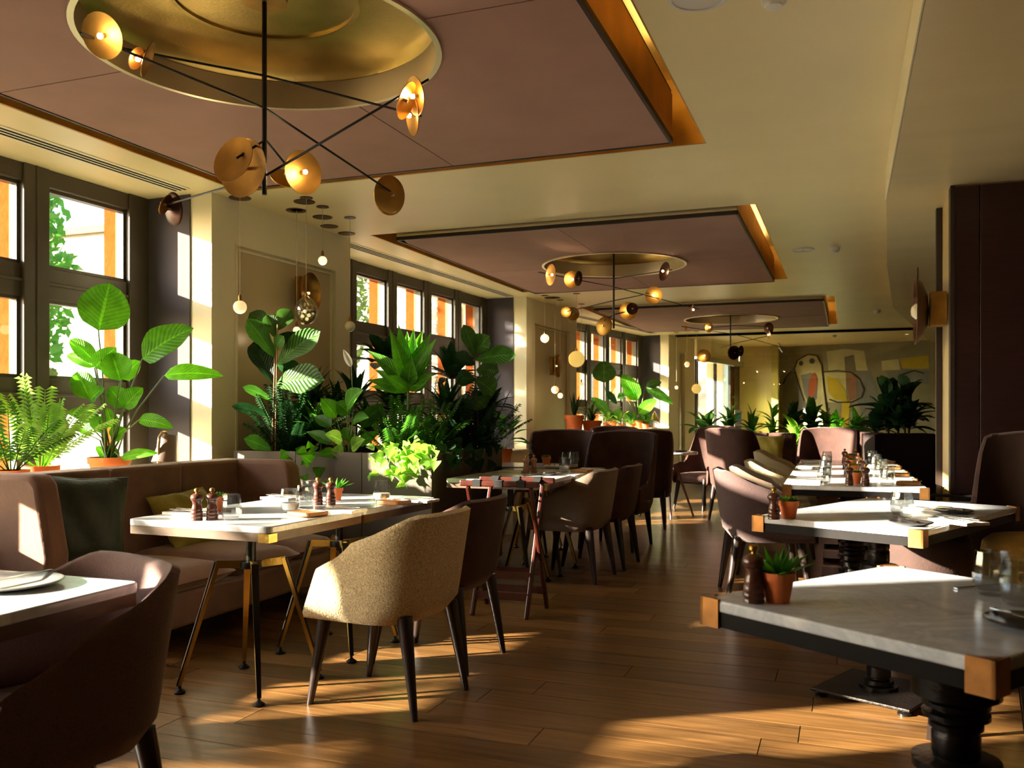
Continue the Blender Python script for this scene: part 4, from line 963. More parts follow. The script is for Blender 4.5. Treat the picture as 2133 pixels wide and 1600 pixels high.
chandelier('brass mobile chandelier farthest away before the mural', (cx, cy), ZR + .21, CAMZ + (HY - 735) / F * dc, [[D(1420, 680, 14.5), hA, D(1640, 726, 16.4)], [D(1497, 726, 15.9), hC, D(1600, 700, 15)], [D(1478, 682, 14.8), hE, D(1600, 680, 15)], [D(1528, 733, 15.1), hB, D(1545, 732, 15.1)]], hd, 2)

# ---------------------------------------------------------------- pendant clusters beside the pillars
def canopy(px, py, label, R=.085):
    p = G(px, py, H); o = MB(); o.lathe([(0, -.006), (R * .96, -.006), (R, -.003), (R, 0), (0, 0)], 28); k = o.build('ceiling_disc', mat('bronze_canopy', lin(84, 58, 36), .4, .6), None, smooth=40); k.location = (p.x, p.y, H); tag(k, label, 'light fitting', 'bronze ceiling discs'); return p
def pendant(px, py, d, kind, R, label, zc=H, m=None):
    p = D(px, py, d); t = thing('pendant_light', label, 'pendant light', (p.x, p.y, p.z), 0, 'pendant lights by the pillars')
    c = MB(); c.tube([(0, 0, R * 1.0), (0, 0, H - p.z - .002)], .0022, 5); c.build('cord', mat('pale_cord', lin(190, 180, 150), .6), t)
    c = MB(); c.lathe([(0, -.006), (.05, -.006), (.05, 0), (0, 0)], 20, Matrix.Translation((0, 0, H - p.z))); c.build('ceiling_rose', MATS['bronze_canopy'], t, smooth=40)
    c = MB(); c.lathe([(0, R * .9), (.012, R * .9), (.012, R + .03), (.005, R + .045), (0, R + .045)], 12); c.build('cap', OLDBRASS, t, smooth=40)
    if kind == 'ball':
        c = MB(); c.lathe([(R * math.sin(k * PI / 14), -R * math.cos(k * PI / 14)) for k in range(15)], 24); c.build('globe', m or BALLG, t, smooth=90)
        if (m or BALLG) in (BALLG, BALLW): lamp('globe_light', (0, 0, -R - .03), .3, (1, .72, .4), .04, t)
    elif kind == 'egg':
        c = MB(); pr = [(0, -R * 1.35), (R * .35, -R * 1.29), (R * .72, -R * 1.0), (R * .95, -R * .5), (R, -R * .1), (R * .92, R * .35), (R * .66, R * .8), (R * .3, R * 1.1), (.014, R * 1.2)]
        c.lathe(pr + [(r * .94, z * .96) for r, z in pr[::-1]][:-1] + [(0, -R * 1.29)], 28); c.build('glass_drop', SMOKEG, t, smooth=80)
        for q in ((.2, .1, -.5), (-.25, -.2, -.6), (.05, -.3, -.2), (-.1, .25, -.8)):
            c = MB(); r0 = R * .16; c.lathe([(r0 * math.sin(k * PI / 8), -r0 * math.cos(k * PI / 8)) for k in range(9)], 12, Matrix.Translation((q[0] * R, q[1] * R, q[2] * R))); c.build('glass_bead', BALLG, t, smooth=90)
    else:
        M_ = axis_mtx((0, 0, 0), toc(p, 10)); c = MB(); c.lathe([(0, -.012), (R * .9, -.012), (R, 0), (R * .9, .012), (0, .014)], 28, M_); c.build('glass_disc', m or GOLDD, t, smooth=50)
    return t
canopy(500, 412, 'bronze ceiling disc hidden behind the big chandelier discs'); canopy(634, 420, 'bronze ceiling disc, nearest of the row beside the first pillar'); canopy(617, 438, 'bronze ceiling disc, second beside the first pillar'); canopy(672, 452, 'bronze ceiling disc, third beside the first pillar')
canopy(686, 471, 'bronze ceiling disc, fourth beside the first pillar', .08); canopy(722, 486, 'bronze ceiling disc, farthest beside the first pillar', .08); canopy(1150, 620, 'bronze ceiling disc beside the second pillar', .12)
pendant(638, 645, 6.9, 'egg', .088, 'large clear glass drop pendant with beads beside the first pillar')
pendant(672, 543, 7.2, 'ball', .036, 'small bright globe pendant hanging high beside the first pillar')
pendant(500, 640, 6.3, 'ball', .047, 'warm globe pendant at the left edge of the first pillar panel', m=BALLW)
pendant(729, 680, 7.6, 'ball', .045, 'unlit milky globe pendant at the right edge of the first pillar', m=BALLD)
pendant(618, 688, 7.3, 'ball', .03, 'tiny globe pendant low behind the fiddle leaf fig')
pendant(1135, 705, 12.6, 'ball', .06, 'bright globe pendant high on the second pillar'); pendant(1201, 748, 12.4, 'disc', .115, 'flat golden disc pendant beside the second pillar')
pendant(1156, 812, 12.8, 'ball', .055, 'globe pendant, left of the low pair by the second pillar', m=BALLW); pendant(1167, 824, 13.1, 'ball', .04, 'globe pendant, lowest by the second pillar'); pendant(1211, 801, 13.6, 'ball', .036, 'small orange globe pendant over the snake plant', m=BALLW)
pendant(1431, 759, 18.0, 'ball', .055, 'orange globe pendant on the far pillar', m=BALLW); pendant(1451, 810, 18.1, 'disc', .10, 'oval golden disc pendant by the far sliding door'); pendant(1409, 807, 18.3, 'ball', .036, 'tiny globe pendant on the far pillar')

# ---------------------------------------------------------------- wall sconces
def sconce(p, n, R, label, kind='disc'):
    n = Vector(n).normalized(); t = thing('wall_sconce', label, 'wall lamp', p, 0, 'brass wall sconces')
    M_ = axis_mtx((0, 0, 0), n)
    c = MB(); c.bar((0, 0, 0), n * .05, R * .9, R * 1.9); c.build('back_plate', OLDBRASS, t, bevel=.004)
    c = MB(); pr = [(0, .05), (R * .5, .055), (R * .9, .085), (R, .12), (R * .96, .122), (R * .85, .092), (R * .45, .065), (0, .06)]; c.lathe(pr, 32, M_); c.v = [(x, y, z * 1.2) for x, y, z in c.v]; c.build('brass_shade', OLDBRASS, t, smooth=60)
    c = MB(); c.lathe([(0, .07), (.012, .08), (.012, .10), (0, .11)], 12, M_); c.build('bulb', BALLG, t, smooth=80)
    return t
S1 = seg(pillars[1][0], pillars[1][1]); q = WX(624, 612, -4.44); sconce((q.x, q.y, q.z), -S1[3], .15, 'oval brass sconce on the first pillar panel')
S2 = seg(pillars[2][0], pillars[2][1]); q = D(1148, 730, 13.6); a2 = S2[0] + S2[2] * .95; sconce((a2.x + .03, a2.y, 1.95), -S2[3], .15, 'brass sconce on the second pillar panel')
# sconce at the oak column, a wooden shell on a brass block
t = thing('wall_sconce', 'dark wooden shell sconce on brass block at the oak column', 'wall lamp', (.63, 6.62, 1.92), 0, 'brass wall sconces')
c = MB(); c.box(-.10, 0, -.06, .06, -.11, .12); c.build('brass_block', OLDBRASS, t, bevel=.004)
M_ = axis_mtx((-.10, .04, .0), (-1, 0, 0)); c = MB(); c.lathe([(0, 0), (.10, .012), (.17, .045), (.20, .085), (.194, .088), (.165, .052), (.1, .02), (0, .01)], 32, M_); c.v = [(x, y, z * 1.15) for x, y, z in c.v]; c.build('wooden_shell', mat('wood_shell', lin(78, 44, 26), .35, .3), t, smooth=60)
c = MB(); c.lathe([(0, .05), (.05, .06), (.055, .085), (.03, .11), (0, .115)], 20, M_); c.build('opal_bulb', BALLD, t, smooth=60)
c = MB(); c.tube([(-.17, .04, .2), (-.17, .04, .3)], .004, 6); c.build('rod', BLACK, t)

# ---------------------------------------------------------------- ceiling devices
def cdev(px, py, kind, label, R, z=H):
    p = G(px, py, z); 
    if kind == 'speaker':
        t = thing('ceiling_speaker', label, 'speaker', (p.x, p.y, z)); c = MB(); c.lathe([(0, -.004), (R * .86, -.004), (R * .87, -.010), (R * .98, -.010), (R, 0), (0, 0)], 32); c.build('grille', WHITEP, t, smooth=30)
        c = MB(); c.lathe([(0, -.006), (.008, -.006), (.008, -.003), (0, -.003)], 10); c.build('badge', DKMET, t)
    else:
        t = thing('smoke_detector', label, 'smoke detector', (p.x, p.y, z)); c = MB(); c.lathe([(0, -.012), (R, -.012), (R, 0), (0, 0)], 24); c.build('base', WHITEP, t, smooth=30)
        c = MB(); c.lathe([(0, -.055), (R * .6, -.052), (R * .68, -.04), (R * .9, -.036), (R * .9, -.012), (0, -.012)], 24); c.build('sensor_head', WHITEP, t, smooth=30)
        c = MB(); c.lathe([(R * .69, -.040), (R * .70, -.030), (R * .60, -.030)], 24); c.build('slot', BLKP, t)
cdev(1456, -8, 'speaker', 'round white ceiling speaker cut by the top edge', .125); cdev(1612, -12, 'smoke', 'white detector cut by the top edge beside the speaker', .055)
cdev(1673, 520, 'speaker', 'round white ceiling speaker in the middle of the right ceiling strip', .11); cdev(1738, 516, 'smoke', 'white smoke detector beside the middle ceiling speaker', .055); cdev(1827, 646, 'smoke', 'white smoke detector farthest along the ceiling', .055)
cdev(1738, 698, 'smoke', 'small detector on the ceiling behind the glass partition', .05)
for k, (px, py) in enumerate(((1877, 688), (1889, 696))):
    p = G(px, py, H); t = thing('downlight', ('small bright downlight, left of two beyond the glass', 'small bright downlight, right of two beyond the glass')[k], 'downlight', (p.x, p.y, H), 0, 'far downlights')
    c = MB(); c.lathe([(0, -.004), (.05, -.004), (.055, 0), (0, 0)], 20); c.build('trim', WHITEP, t); c = MB(); c.lathe([(0, -.006), (.035, -.006), (.035, -.003), (0, -.003)], 16); c.build('lens', BALLG, t)
# ================================================================ planter, plants, lamps, far end
PROF = {'paddle': lambda t: math.sin(PI * min(1, t ** .8)) ** .6 * (1 - .12 * t), 'ovate': lambda t: math.sin(PI * t ** .72) ** .85, 'lance': lambda t: math.sin(PI * t ** .62) ** 1.1,
        'fiddle': lambda t: (math.sin(PI * t ** 1.15) ** .6) * (.62 + .38 * t) * (1 - .15 * math.exp(-((t - .38) / .12) ** 2)), 'heart': lambda t: math.sin(PI * min(1, (t + .06) ** .5)) ** .8, 'strap': lambda t: min(1, 4 * t + .4) * (1 - t ** 4) ** .8}
def leaf(t, org, P0, P1, w, shape='ovate', m=LF_MID, fold=.25, arch=.12, nrm=None, wave=.0, NL=8, NW=4, name='leaf'):
    P0 = Vector(P0); P1 = Vector(P1); L = (P1 - P0).length; d = (P1 - P0).normalized()
    n = Vector(nrm) if nrm is not None else Vector((0, 0, 1)); s = d.cross(n)
    if s.length < .15: s = d.cross(Vector((1, .3, 0)))
    s.normalize(); n = s.cross(d)
    up = Vector((0, 0, 1)); Pc = (P0 + P1) / 2 + (n * .5 + up * .5) * arch * L
    pf = PROF[shape]; c = MB(); ph = random.random() * 6
    def f(u, v):
        q = P0 * (1 - u) ** 2 + Pc * 2 * u * (1 - u) + P1 * u * u; a = v * 2 - 1; ww = max(.02, pf(max(.0, min(1, u)))) * w / 2 if 0 < u < 1 else .01 * w
        return q + s * a * ww * (1 - .12 * abs(fold)) + n * (abs(a) ** 1.3 * ww * fold * 1.3 + wave * w * math.sin(u * 11 + ph) * a * a)
    c.grid(f, NL, NW); o = c.build(name, m, t, smooth=180, org=org, recalc=False)
    uvl = o.data.uv_layers.new(name='UVMap')
    for lp in o.data.loops: i = lp.vertex_index; uvl.data[lp.index].uv = (i // (NW + 1) / NL, i % (NW + 1) / NW)
    return o
def stems(t, org, lst, m=STEM, r=.005, name='stem'):
    for pts in lst:
        rr = r
        if isinstance(pts, tuple): pts, rr = pts
        c = MB(); c.tube(pts, [rr * (1 - .35 * k / (len(pts) - 1)) for k in range(len(pts))], 6); c.build(name, m, t, smooth=80, org=org)
def curve(a, b, bow): a = Vector(a); b = Vector(b); m_ = (a + b) / 2 + Vector(bow); return [a, (a + m_) / 2 + (m_ - (a + b) / 2) * .25, m_, (m_ + b) / 2 + (m_ - (a + b) / 2) * .25, b]
def pot_part(t, R, h, m=TERRA, z=0.0, soil=True):
    c = MB(); c.lathe([(0, z), (R * .72, z), (R * .92, z + h * .78), (R, z + h * .78), (R * 1.02, z + h), (R * .93, z + h), (R * .9, z + h * .88), (0, z + h * .88)], 26); c.build('clay_pot', m, t, smooth=35)
    if soil: c = MB(); c.lathe([(0, z + h * .885), (R * .9, z + h * .885), (R * .8, z + h * .91), (0, z + h * .92)], 18); c.build('soil', SOIL, t)
def face(p): d = (CAMP - Vector(p)).normalized(); return d

# ---- grey planter behind the left tables
PX0, PX1, PY0, PY1, PZ = -4.38, -2.70, 5.60, 6.95, .94
t = thing('planter_box', 'large taupe planter box full of plants behind the left tables', 'planter', ((PX0 + PX1) / 2, (PY0 + PY1) / 2, 0)); ox, oy = (PX0 + PX1) / 2, (PY0 + PY1) / 2; hx, hy = (PX1 - PX0) / 2, (PY1 - PY0) / 2
for a, b in ((-hx, -.28), (-.28, .28), (.28, hx)):
    c = MB(); c.box(a + .002, b - .002, -hy, -hy + .03, .03, PZ); c.build('front_panel', PLANTER, t, bevel=.003)
for a, b in ((-hy + .03, -.2), (-.2, .24), (.24, hy)):
    c = MB(); c.box(hx - .03, hx, a + .002, b - .002, .03, PZ); c.build('side_panel', PLANTER, t, bevel=.003)
c = MB(); c.box(-hx, -hx + .03, -hy + .03, hy, .03, PZ); c.box(-hx + .03, hx - .03, hy - .03, hy, .03, PZ); c.build('rear_panel', PLANTER, t)
c = MB(); c.box(-hx + .03, hx - .03, -hy + .03, hy - .03, 0, PZ - .08); c.build('soil', SOIL, t)

def rosette(name, label, base, n, L, w, tilt, m, shape='lance', seed=0, stalk=0, arch=.18, lean=(0, 0), cat='plant', group=None, stemr=.008, potR=None, poth=None, jitter=.3, fold=.3, petiole=0, spread=1.0, levels=1):
    R = random.Random(seed); base = Vector(base); t = thing(name, label, cat, base, 0, group); z0 = 0
    if potR: pot_part(t, potR, poth); z0 = poth * .9
    foot = base + Vector((0, 0, z0)); top = foot + Vector((lean[0], lean[1], stalk))
    if stalk: stems(t, base, [([foot, (foot + top) / 2 + Vector((.01, .01, 0)), top], stemr)], WOODY if stemr > .012 else STEM)
    for k in range(n):
        a = k * 2.39996 + R.uniform(-.2, .2); q = k / max(1, n - 1); ti = tilt[0] + (tilt[1] - tilt[0]) * q + R.uniform(-.1, .1); LL = L * R.uniform(1 - jitter, 1.0 + jitter * .3); d = Vector((math.cos(a) * math.sin(ti), math.sin(a) * math.sin(ti), math.cos(ti)))
        lv = top - Vector((0, 0, stalk * .75 * R.random() if levels > 1 else 0)); p0 = lv + Vector((math.cos(a), math.sin(a), 0)) * .01 * spread
        if petiole:
            pe = p0 + d * petiole * R.uniform(.6, 1.1) + Vector((0, 0, petiole * .2)); stems(t, base, [([p0, (p0 + pe) / 2 + Vector((0, 0, petiole * .08)), pe], .0035)]); p0 = pe; d = (d + Vector((0, 0, -.45))).normalized()
        p1 = p0 + d * LL - Vector((0, 0, LL * .22 * math.sin(ti))); nn = Vector((0, 0, 1)) if ti > .5 else Vector((math.cos(a), math.sin(a), .3)) * -1
        leaf(t, base, p0, p1, w * R.uniform(.8, 1.15), shape, m, fold, arch, nn, NL=7)
    return t
def frondplant(name, label, base, n, L, m, seed, potR=None, poth=None, tilt=(.2, 1.1), leaflet=.13, nl=16, lw=.012):
    R = random.Random(seed); base = Vector(base); t = thing(name, label, 'plant', base); z0 = 0
    if potR: pot_part(t, potR, poth); z0 = poth * .9
    for k in range(n):
        a = k * 2.4 + R.uniform(-.3, .3); ti = R.uniform(*tilt); LL = L * R.uniform(.65, 1.05); p = base + Vector((math.cos(a) * .02, math.sin(a) * .02, z0)); d = Vector((math.cos(a) * math.sin(ti), math.sin(a) * math.sin(ti), math.cos(ti)))
        pts = [p + d * LL * q - Vector((0, 0, LL * .35 * q * q * math.sin(ti))) for q in [i / 8 for i in range(9)]]
        c = MB(); c.tube(pts, [.004, .004, .0038, .0035, .003, .0028, .0024, .002, .0012], 5)
        for i in range(nl):
            q = .22 + .78 * i / (nl - 1); s_ = q * 8; i0 = min(7, int(s_)); b = pts[i0].lerp(pts[i0 + 1], s_ - i0); ax = (pts[i0 + 1] - pts[i0]).normalized(); sd = ax.cross(Vector((0, 0, 1))).normalized(); ll = leaflet * (1 - .5 * abs(q - .5)) * R.uniform(.8, 1.1)
            for sg in (-1, 1):
                e = b + (sd * sg * .85 + ax * .55).normalized() * ll - Vector((0, 0, ll * .35)); mdp = (b + e) / 2 + Vector((0, 0, .012)); wv = ax * lw
                c.add([b, mdp - wv, e, mdp + wv], [(0, 1, 2, 3)])
        c.build('frond', m, t, org=base, recalc=False)
    return t

# ---- strelitzia on the ledge of the first window: every leaf where it stands
base = WX(228, 990, -4.78); base.z = .72
t = thing('bird_of_paradise_plant', 'tall paddle-leaved plant behind the banquette at the first window', 'plant', base); pot_part(t, .14, .2)
foot = base + Vector((0, 0, .18)); dz = 6.18
SL = [((205, 688), (229, 590), 92, 0, 'paddle'), ((296, 748), (404, 684), 62, .1, 'paddle'), ((342, 782), (466, 784), 34, .2, 'paddle'), ((199, 756), (146, 708), 34, .1, 'paddle'), ((197, 766), (242, 724), 36, .0, 'paddle'), ((197, 764), (140, 740), 26, .15, 'paddle'),
      ((250, 793), (232, 736), 56, -.05, 'paddle'), ((254, 790), (292, 752), 34, .1, 'paddle'), ((187, 832), (160, 774), 46, .1, 'paddle'), ((188, 834), (218, 808), 30, 0, 'paddle'), ((257, 849), (226, 806), 42, .05, 'paddle'), ((259, 849), (298, 808), 38, -.05, 'paddle'), ((211, 880), (139, 858), 28, .1, 'paddle'), ((196, 897), (222, 868), 34, 0, 'paddle'),
      ((190, 908), (155, 888), 26, .1, 'paddle'), ((235, 916), (262, 892), 34, 0, 'paddle'), ((236, 890), (222, 850), 34, .15, 'paddle'), ((290, 874), (361, 892), 28, -.1, 'paddle'), ((252, 955), (330, 944), 20, -.1, 'paddle'), ((232, 965), (200, 930), 24, .1, 'paddle'), ((236, 968), (228, 925), 24, 0, 'paddle')]
for (b, e, wpx, dd, sh) in SL:
    p0 = D(b[0], b[1], dz + dd); p1 = D(e[0], e[1], dz + dd + random.uniform(-.05, .05)); nn = face(p0) + Vector((random.uniform(-.45, .45), random.uniform(-.3, .3), .35))
    leaf(t, base, p0, p1, wpx * dz / F * 1.2, 'paddle', LF_BR, random.uniform(.25, .5), .14, nn, .05, 10, 6); stems(t, base, [([foot + Vector((random.uniform(-.03, .03), random.uniform(-.03, .03), 0)), (foot + p0) / 2 + Vector((0, 0, .05)), p0], .0065)])
# areca palms left of it
b = WX(85, 985, -4.80); frondplant('areca_palm', 'feathery yellow-green palm at the left edge behind the banquette', (b.x, b.y, .72), 17, .62, LF_LIME, 11, .11, .17, (.1, 1.0), .12, 18, .011)
b = WX(30, 985, -4.72); frondplant('areca_palm', 'thin-leaved palm cut off by the left edge of the picture', (b.x, b.y - .02, .72), 10, .5, LF_MID, 12, .10, .16, (.2, 1.0), .11, 14, .008)
# reading lamp on the ledge
p = WX(330, 965, -4.70)
t = thing('reading_lamp', 'mauve cone-shaded lamp with bent pale neck on the window ledge', 'lamp', (p.x, p.y, .72))
c = MB(); c.lathe([(0, 0), (.07, 0), (.07, .012), (.012, .02), (0, .02)], 24); c.build('base', OLDBRASS, t, smooth=40)
c = MB(); c.tube([(0, 0, .02), (0, .0, .26), (.0, .01, .33), (.0, .04, .365), (.0, .075, .365), (.0, .10, .335)], .011, 10); c.build('neck', mat('champagne_metal', lin(206, 170, 120), .3, .8), t, smooth=60)
M_ = Matrix.Translation((0, .11, .33)) @ Matrix.Rotation(math.radians(-12), 4, 'X'); c = MB(); c.lathe([(0, .01), (.055, .01), (.058, 0), (.098, -.20), (.095, -.20), (.054, -.004), (0, -.004)], 28, M_); c.build('cone_shade', SHADE, t, smooth=40)

# ---- plants in the planter
fz = PZ - .09
def inpl(px, py, Y): q = WY(px, py, Y); return q
# fiddle leaf fig, left
bp = D(566, 945, 6.75); base = Vector((bp.x, bp.y, fz)); t = thing('fiddle_leaf_fig', 'fiddle leaf fig tied to a stake at the left of the planter', 'plant', base)
stems(t, base, [([base, D(572, 780, 6.78), D(574, 672, 6.8)], .008)], WOODY); stems(t, base, [([base + Vector((.03, 0, 0)), D(578, 676, 6.74)], .006)], STEMB, name='stake')
for b, e, w_, dd, m in (((572, 745), (514, 664), 46, -.1, LF_MID), ((576, 760), (668, 690), 56, -.15, LF_MID), ((574, 800), (676, 792), 74, -.2, LF_MID), ((572, 690), (520, 652), 40, .1, LF_FID), ((574, 690), (606, 645), 42, .05, LF_FID), ((575, 700), (644, 728), 56, .15, LF_DK), ((570, 800), (528, 712), 56, .15, LF_DK), ((568, 835), (505, 806), 24, -.1, LF_MID),
                      ((566, 868), (482, 846), 26, -.1, LF_DK), ((566, 940), (508, 914), 36, -.15, LF_MID), ((575, 705), (556, 655), 36, 0, LF_FID), ((572, 760), (628, 780), 44, .2, LF_DK), ((570, 860), (625, 850), 40, .1, LF_DK), ((572, 730), (592, 700), 30, -.15, LF_MID)):
    p0 = D(b[0], b[1], 6.78); p1 = D(e[0], e[1], 6.78 + dd); leaf(t, base, p0, p1, w_ * 6.78 / F * 1.1, 'fiddle', m, .2, .12, face(p0) + Vector((0, 0, .3)), .03, 8, 4)
# stalked dracaena in the sun
bp = D(852, 945, 6.75); base = Vector((bp.x, bp.y, fz)); t = thing('dracaena', 'bright sunlit dracaena on a green stalk in the middle of the planter', 'plant', base)
top = D(850, 800, 6.75); stems(t, base, [([base, (base + top) / 2, top], .014)], STEM)
for e, w_, b in (((811, 684), 30, 0), ((830, 676), 30, 0), ((848, 690), 30, 0), ((862, 684), 28, 0), ((880, 688), 30, 0), ((898, 692), 30, 0), ((908, 706), 28, 0), ((893, 720), 26, 0), ((822, 706), 32, 0), ((840, 712), 34, 0), ((868, 714), 34, 0), ((766, 730), 30, 0), ((792, 752), 26, 0), ((764, 792), 26, 1), ((772, 806), 24, 1), ((895, 752), 26, 0), ((905, 778), 24, 1), ((890, 798), 26, 1), ((800, 782), 28, 1), ((858, 745), 32, 0), ((826, 740), 30, 0), ((780, 770), 24, 1), ((900, 740), 24, 0)):
    p0 = top - Vector((0, 0, .05 * b)); p1 = D(e[0], e[1], 6.75 + random.uniform(-.22, .22)); leaf(t, base, p0, p1, w_ * 6.75 / F * 1.2, 'lance', LF_BR, .25, .10, face(p0) + Vector((0, 0, .35)), .01, 8, 4)
# feathery asparagus beneath it
for px, py, d_, lab, s_ in ((830, 945, 6.6, 'feathery asparagus fern under the bright dracaena', 21), (885, 945, 6.9, 'feathery fern between the dracaena and the dark palm', 22), (600, 945, 6.85, 'dark feathery palm beside the fiddle leaf fig', 23), (640, 945, 7.1, 'dark thin-leaved palm behind the peace lily', 24), (960, 940, 7.3, 'dark feathery palm at the right of the planter', 25), (1000, 940, 7.5, 'dark grassy palm at the planter far corner', 26)):
    q = D(px, py, d_); frondplant('feather_palm', lab, (q.x, q.y, fz), 22, .66 if s_ != 21 else .52, LF_DK if s_ > 22 else LF_MID, s_, None, None, (.05, .75), .09, 22, .008)
# peace lily with a white flower
bp = D(726, 948, 6.55); base = Vector((bp.x, bp.y, fz)); t = thing('peace_lily', 'light green peace lily with one white flower at the planter front', 'plant', base)
for e, b, w_, m in (((668, 830), (700, 870), 40, LF_BR), ((757, 812), (722, 850), 44, LF_BR), ((700, 838), (728, 862), 44, LF_BR), ((800, 840), (752, 892), 36, LF_MID), ((655, 868), (690, 890), 30, LF_MID), ((768, 870), (735, 880), 34, LF_BR), ((676, 905), (712, 920), 34, LF_LIME), ((690, 938), (716, 945), 32, LF_LIME), ((760, 915), (732, 935), 34, LF_LIME), ((640, 900), (690, 925), 28, LF_MID), ((660, 950), (702, 945), 26, LF_BR), ((790, 900), (745, 930), 26, LF_BR), ((716, 890), (728, 920), 30, LF_BR)):
    p0 = D(b[0], b[1], 6.5); p1 = D(e[0], e[1], 6.4 + random.uniform(-.1, .2)); leaf(t, base, p0, p1, w_ * 6.5 / F, 'ovate', m, .25, .15, face(p0) + Vector((0, 0, .5)), .01, 8, 4); stems(t, base, [([base, (base + p0) / 2 + Vector((0, 0, .03)), p0], .004)])
fl0 = D(732, 765, 6.5); stems(t, base, [([base, D(736, 850, 6.5), fl0], .0045)]); leaf(t, base, fl0, D(715, 728, 6.5), .055, 'ovate', FLOWW, .6, .1, face(fl0), 0, 8, 4, 'flower_spathe')
# dark broad-leaved plants filling the back
for px, py, d_, n, L, w_, m, sh, seed, lab in ((650, 840, 7.3, 22, .38, .065, LF_DK, 'lance', 31, 'dark dracaena tuft behind the fiddle leaf fig'), (800, 760, 7.7, 12, .34, .16, LF_DK, 'fiddle', 32, 'dark fiddle leaf fig behind the bright dracaena'), (930, 860, 7.4, 20, .40, .06, LF_DK, 'lance', 33, 'dark strap-leaved plant right of the bright dracaena'),
                                                  (990, 880, 7.6, 18, .36, .07, LF_DK, 'lance', 34, 'dark glossy plant near the planter far corner'), (770, 900, 7.2, 16, .34, .08, LF_DK, 'ovate', 35, 'dark leafy plant behind the peace lily'), (910, 930, 7.0, 16, .26, .09, LF_DK, 'ovate', 36, 'low dark leafy plant at the planter right'), (700, 870, 7.4, 14, .36, .08, LF_DK, 'ovate', 37, 'dark leafy plant behind the white flower'), (600, 900, 7.0, 12, .3, .08, LF_DK, 'ovate', 38, 'low dark leafy plant by the stake'), (1000, 930, 7.2, 14, .24, .08, LF_DK, 'ovate', 39, 'low dark leafy plant over the planter corner'),
        (940, 790, 7.7, 16, .36, .10, LF_DK, 'ovate', 131, 'tall dark plant between the bright dracaena and the right fig'), (820, 860, 7.4, 18, .34, .09, LF_DK, 'ovate', 132, 'dark plant filling in behind the dracaena stalk'), (960, 900, 7.3, 18, .34, .06, LF_DK, 'lance', 133, 'dark spiky plant beneath the right fig'), (740, 840, 7.6, 16, .36, .07, LF_DK, 'lance', 134, 'dark lance-leaved plant behind the peace lily flower'), (665, 905, 6.9, 14, .30, .09, LF_MID, 'ovate', 135, 'mid green leafy plant between the fig and the peace lily'), (1020, 850, 7.7, 12, .32, .08, LF_DK, 'ovate', 136, 'dark plant before the reveal at the planter end')):
    q = D(px, py, d_); rosette('foliage_plant', lab, (q.x, q.y, fz), int(n * 1.5), L, w_ * 1.1, (1.5, .25), m, sh, seed, stalk=max(.02, q.z - fz), group='dark plants in the planter', stemr=.01, fold=.2)
# fiddle leaf fig, right
bp = D(1000, 940, 7.3); base = Vector((bp.x, bp.y, fz)); t = thing('fiddle_leaf_fig', 'fiddle leaf fig at the window end of the planter', 'plant', base); stems(t, base, [([base, D(990, 800, 7.35), D(988, 710, 7.4)], .009)], WOODY)
for b, e, w_, m in (((990, 745), (966, 676), 34, LF_FID), ((992, 735), (1020, 700), 40, LF_FID), ((992, 750), (1075, 740), 44, LF_MID), ((992, 770), (1040, 775), 46, LF_FID), ((990, 790), (1030, 820), 54, LF_FID), ((990, 790), (950, 790), 40, LF_DK), ((990, 760), (945, 742), 36, LF_DK), ((990, 830), (1010, 850), 50, LF_FID), ((992, 720), (1000, 695), 30, LF_MID), ((990, 840), (955, 860), 44, LF_DK)):
    p0 = D(b[0], b[1], 7.35); leaf(t, base, p0, D(e[0], e[1], 7.35 + random.uniform(-.2, .2)), w_ * 7.4 / F * 1.15, 'fiddle', m, .2, .12, face(p0) + Vector((0, 0, .3)), .03, 8, 4)
# pothos trailing over the front
rp = random.Random(9)
def pothos(label, runs, m, n, s0, seed):
    R = random.Random(seed); q = runs[0][0]; base = Vector((q.x, q.y, PZ)); t = thing('trailing_pothos', label, 'plant', base, 0, 'trailing plants on the planter rim')
    for a, b, e in runs:
        pts = [a, b, (b + e) / 2 + Vector((R.uniform(-.02, .02), -.01, .01)), e]; stems(t, base, [(pts, .0028)])
        for k in range(n):
            u = (k + R.random() * .6) / n; s_ = u * 3; i = min(2, int(s_)); p = pts[i].lerp(pts[i + 1], s_ - i) + Vector((R.uniform(-.05, .05), R.uniform(-.07, .02), R.uniform(-.03, .04))); dd = Vector((R.uniform(-.8, .8), R.uniform(-.8, -.1), R.uniform(-1, .35))).normalized(); L = s0 * R.uniform(.7, 1.25)
            leaf(t, base, p, p + dd * L, L * .85, 'heart', m, .25, .1, face(p) + Vector((R.uniform(-.4, .4), 0, R.uniform(0, .5))), .01, 9, 4)
yF = PY0 - .03
def onf(px, py, dy=0): return WY(px, py, yF + dy)
pothos('lime pothos cascading over the planter front corner', [(onf(a, 930, .12), onf(b, 942, 0), onf(e, f, -.04)) for a, b, e, f in ((800, 790, 772, 1000), (830, 815, 806, 985), (850, 838, 848, 1018), (870, 866, 862, 1000), (890, 886, 890, 985), (840, 850, 830, 965), (880, 900, 905, 965), (815, 825, 880, 990))], LF_LIME, 9, .085, 41)
pothos('green pothos hanging over the planter front, left', [(onf(a, 935, .1), onf(b, 945, 0), onf(e, f, -.03)) for a, b, e, f in ((640, 620, 606, 985), (655, 645, 640, 1000), (670, 660, 650, 985))], LF_BR, 4, .10, 42)
sd = lambda px, py, dx=0: WX(px, py, PX1 + .02 + dx)
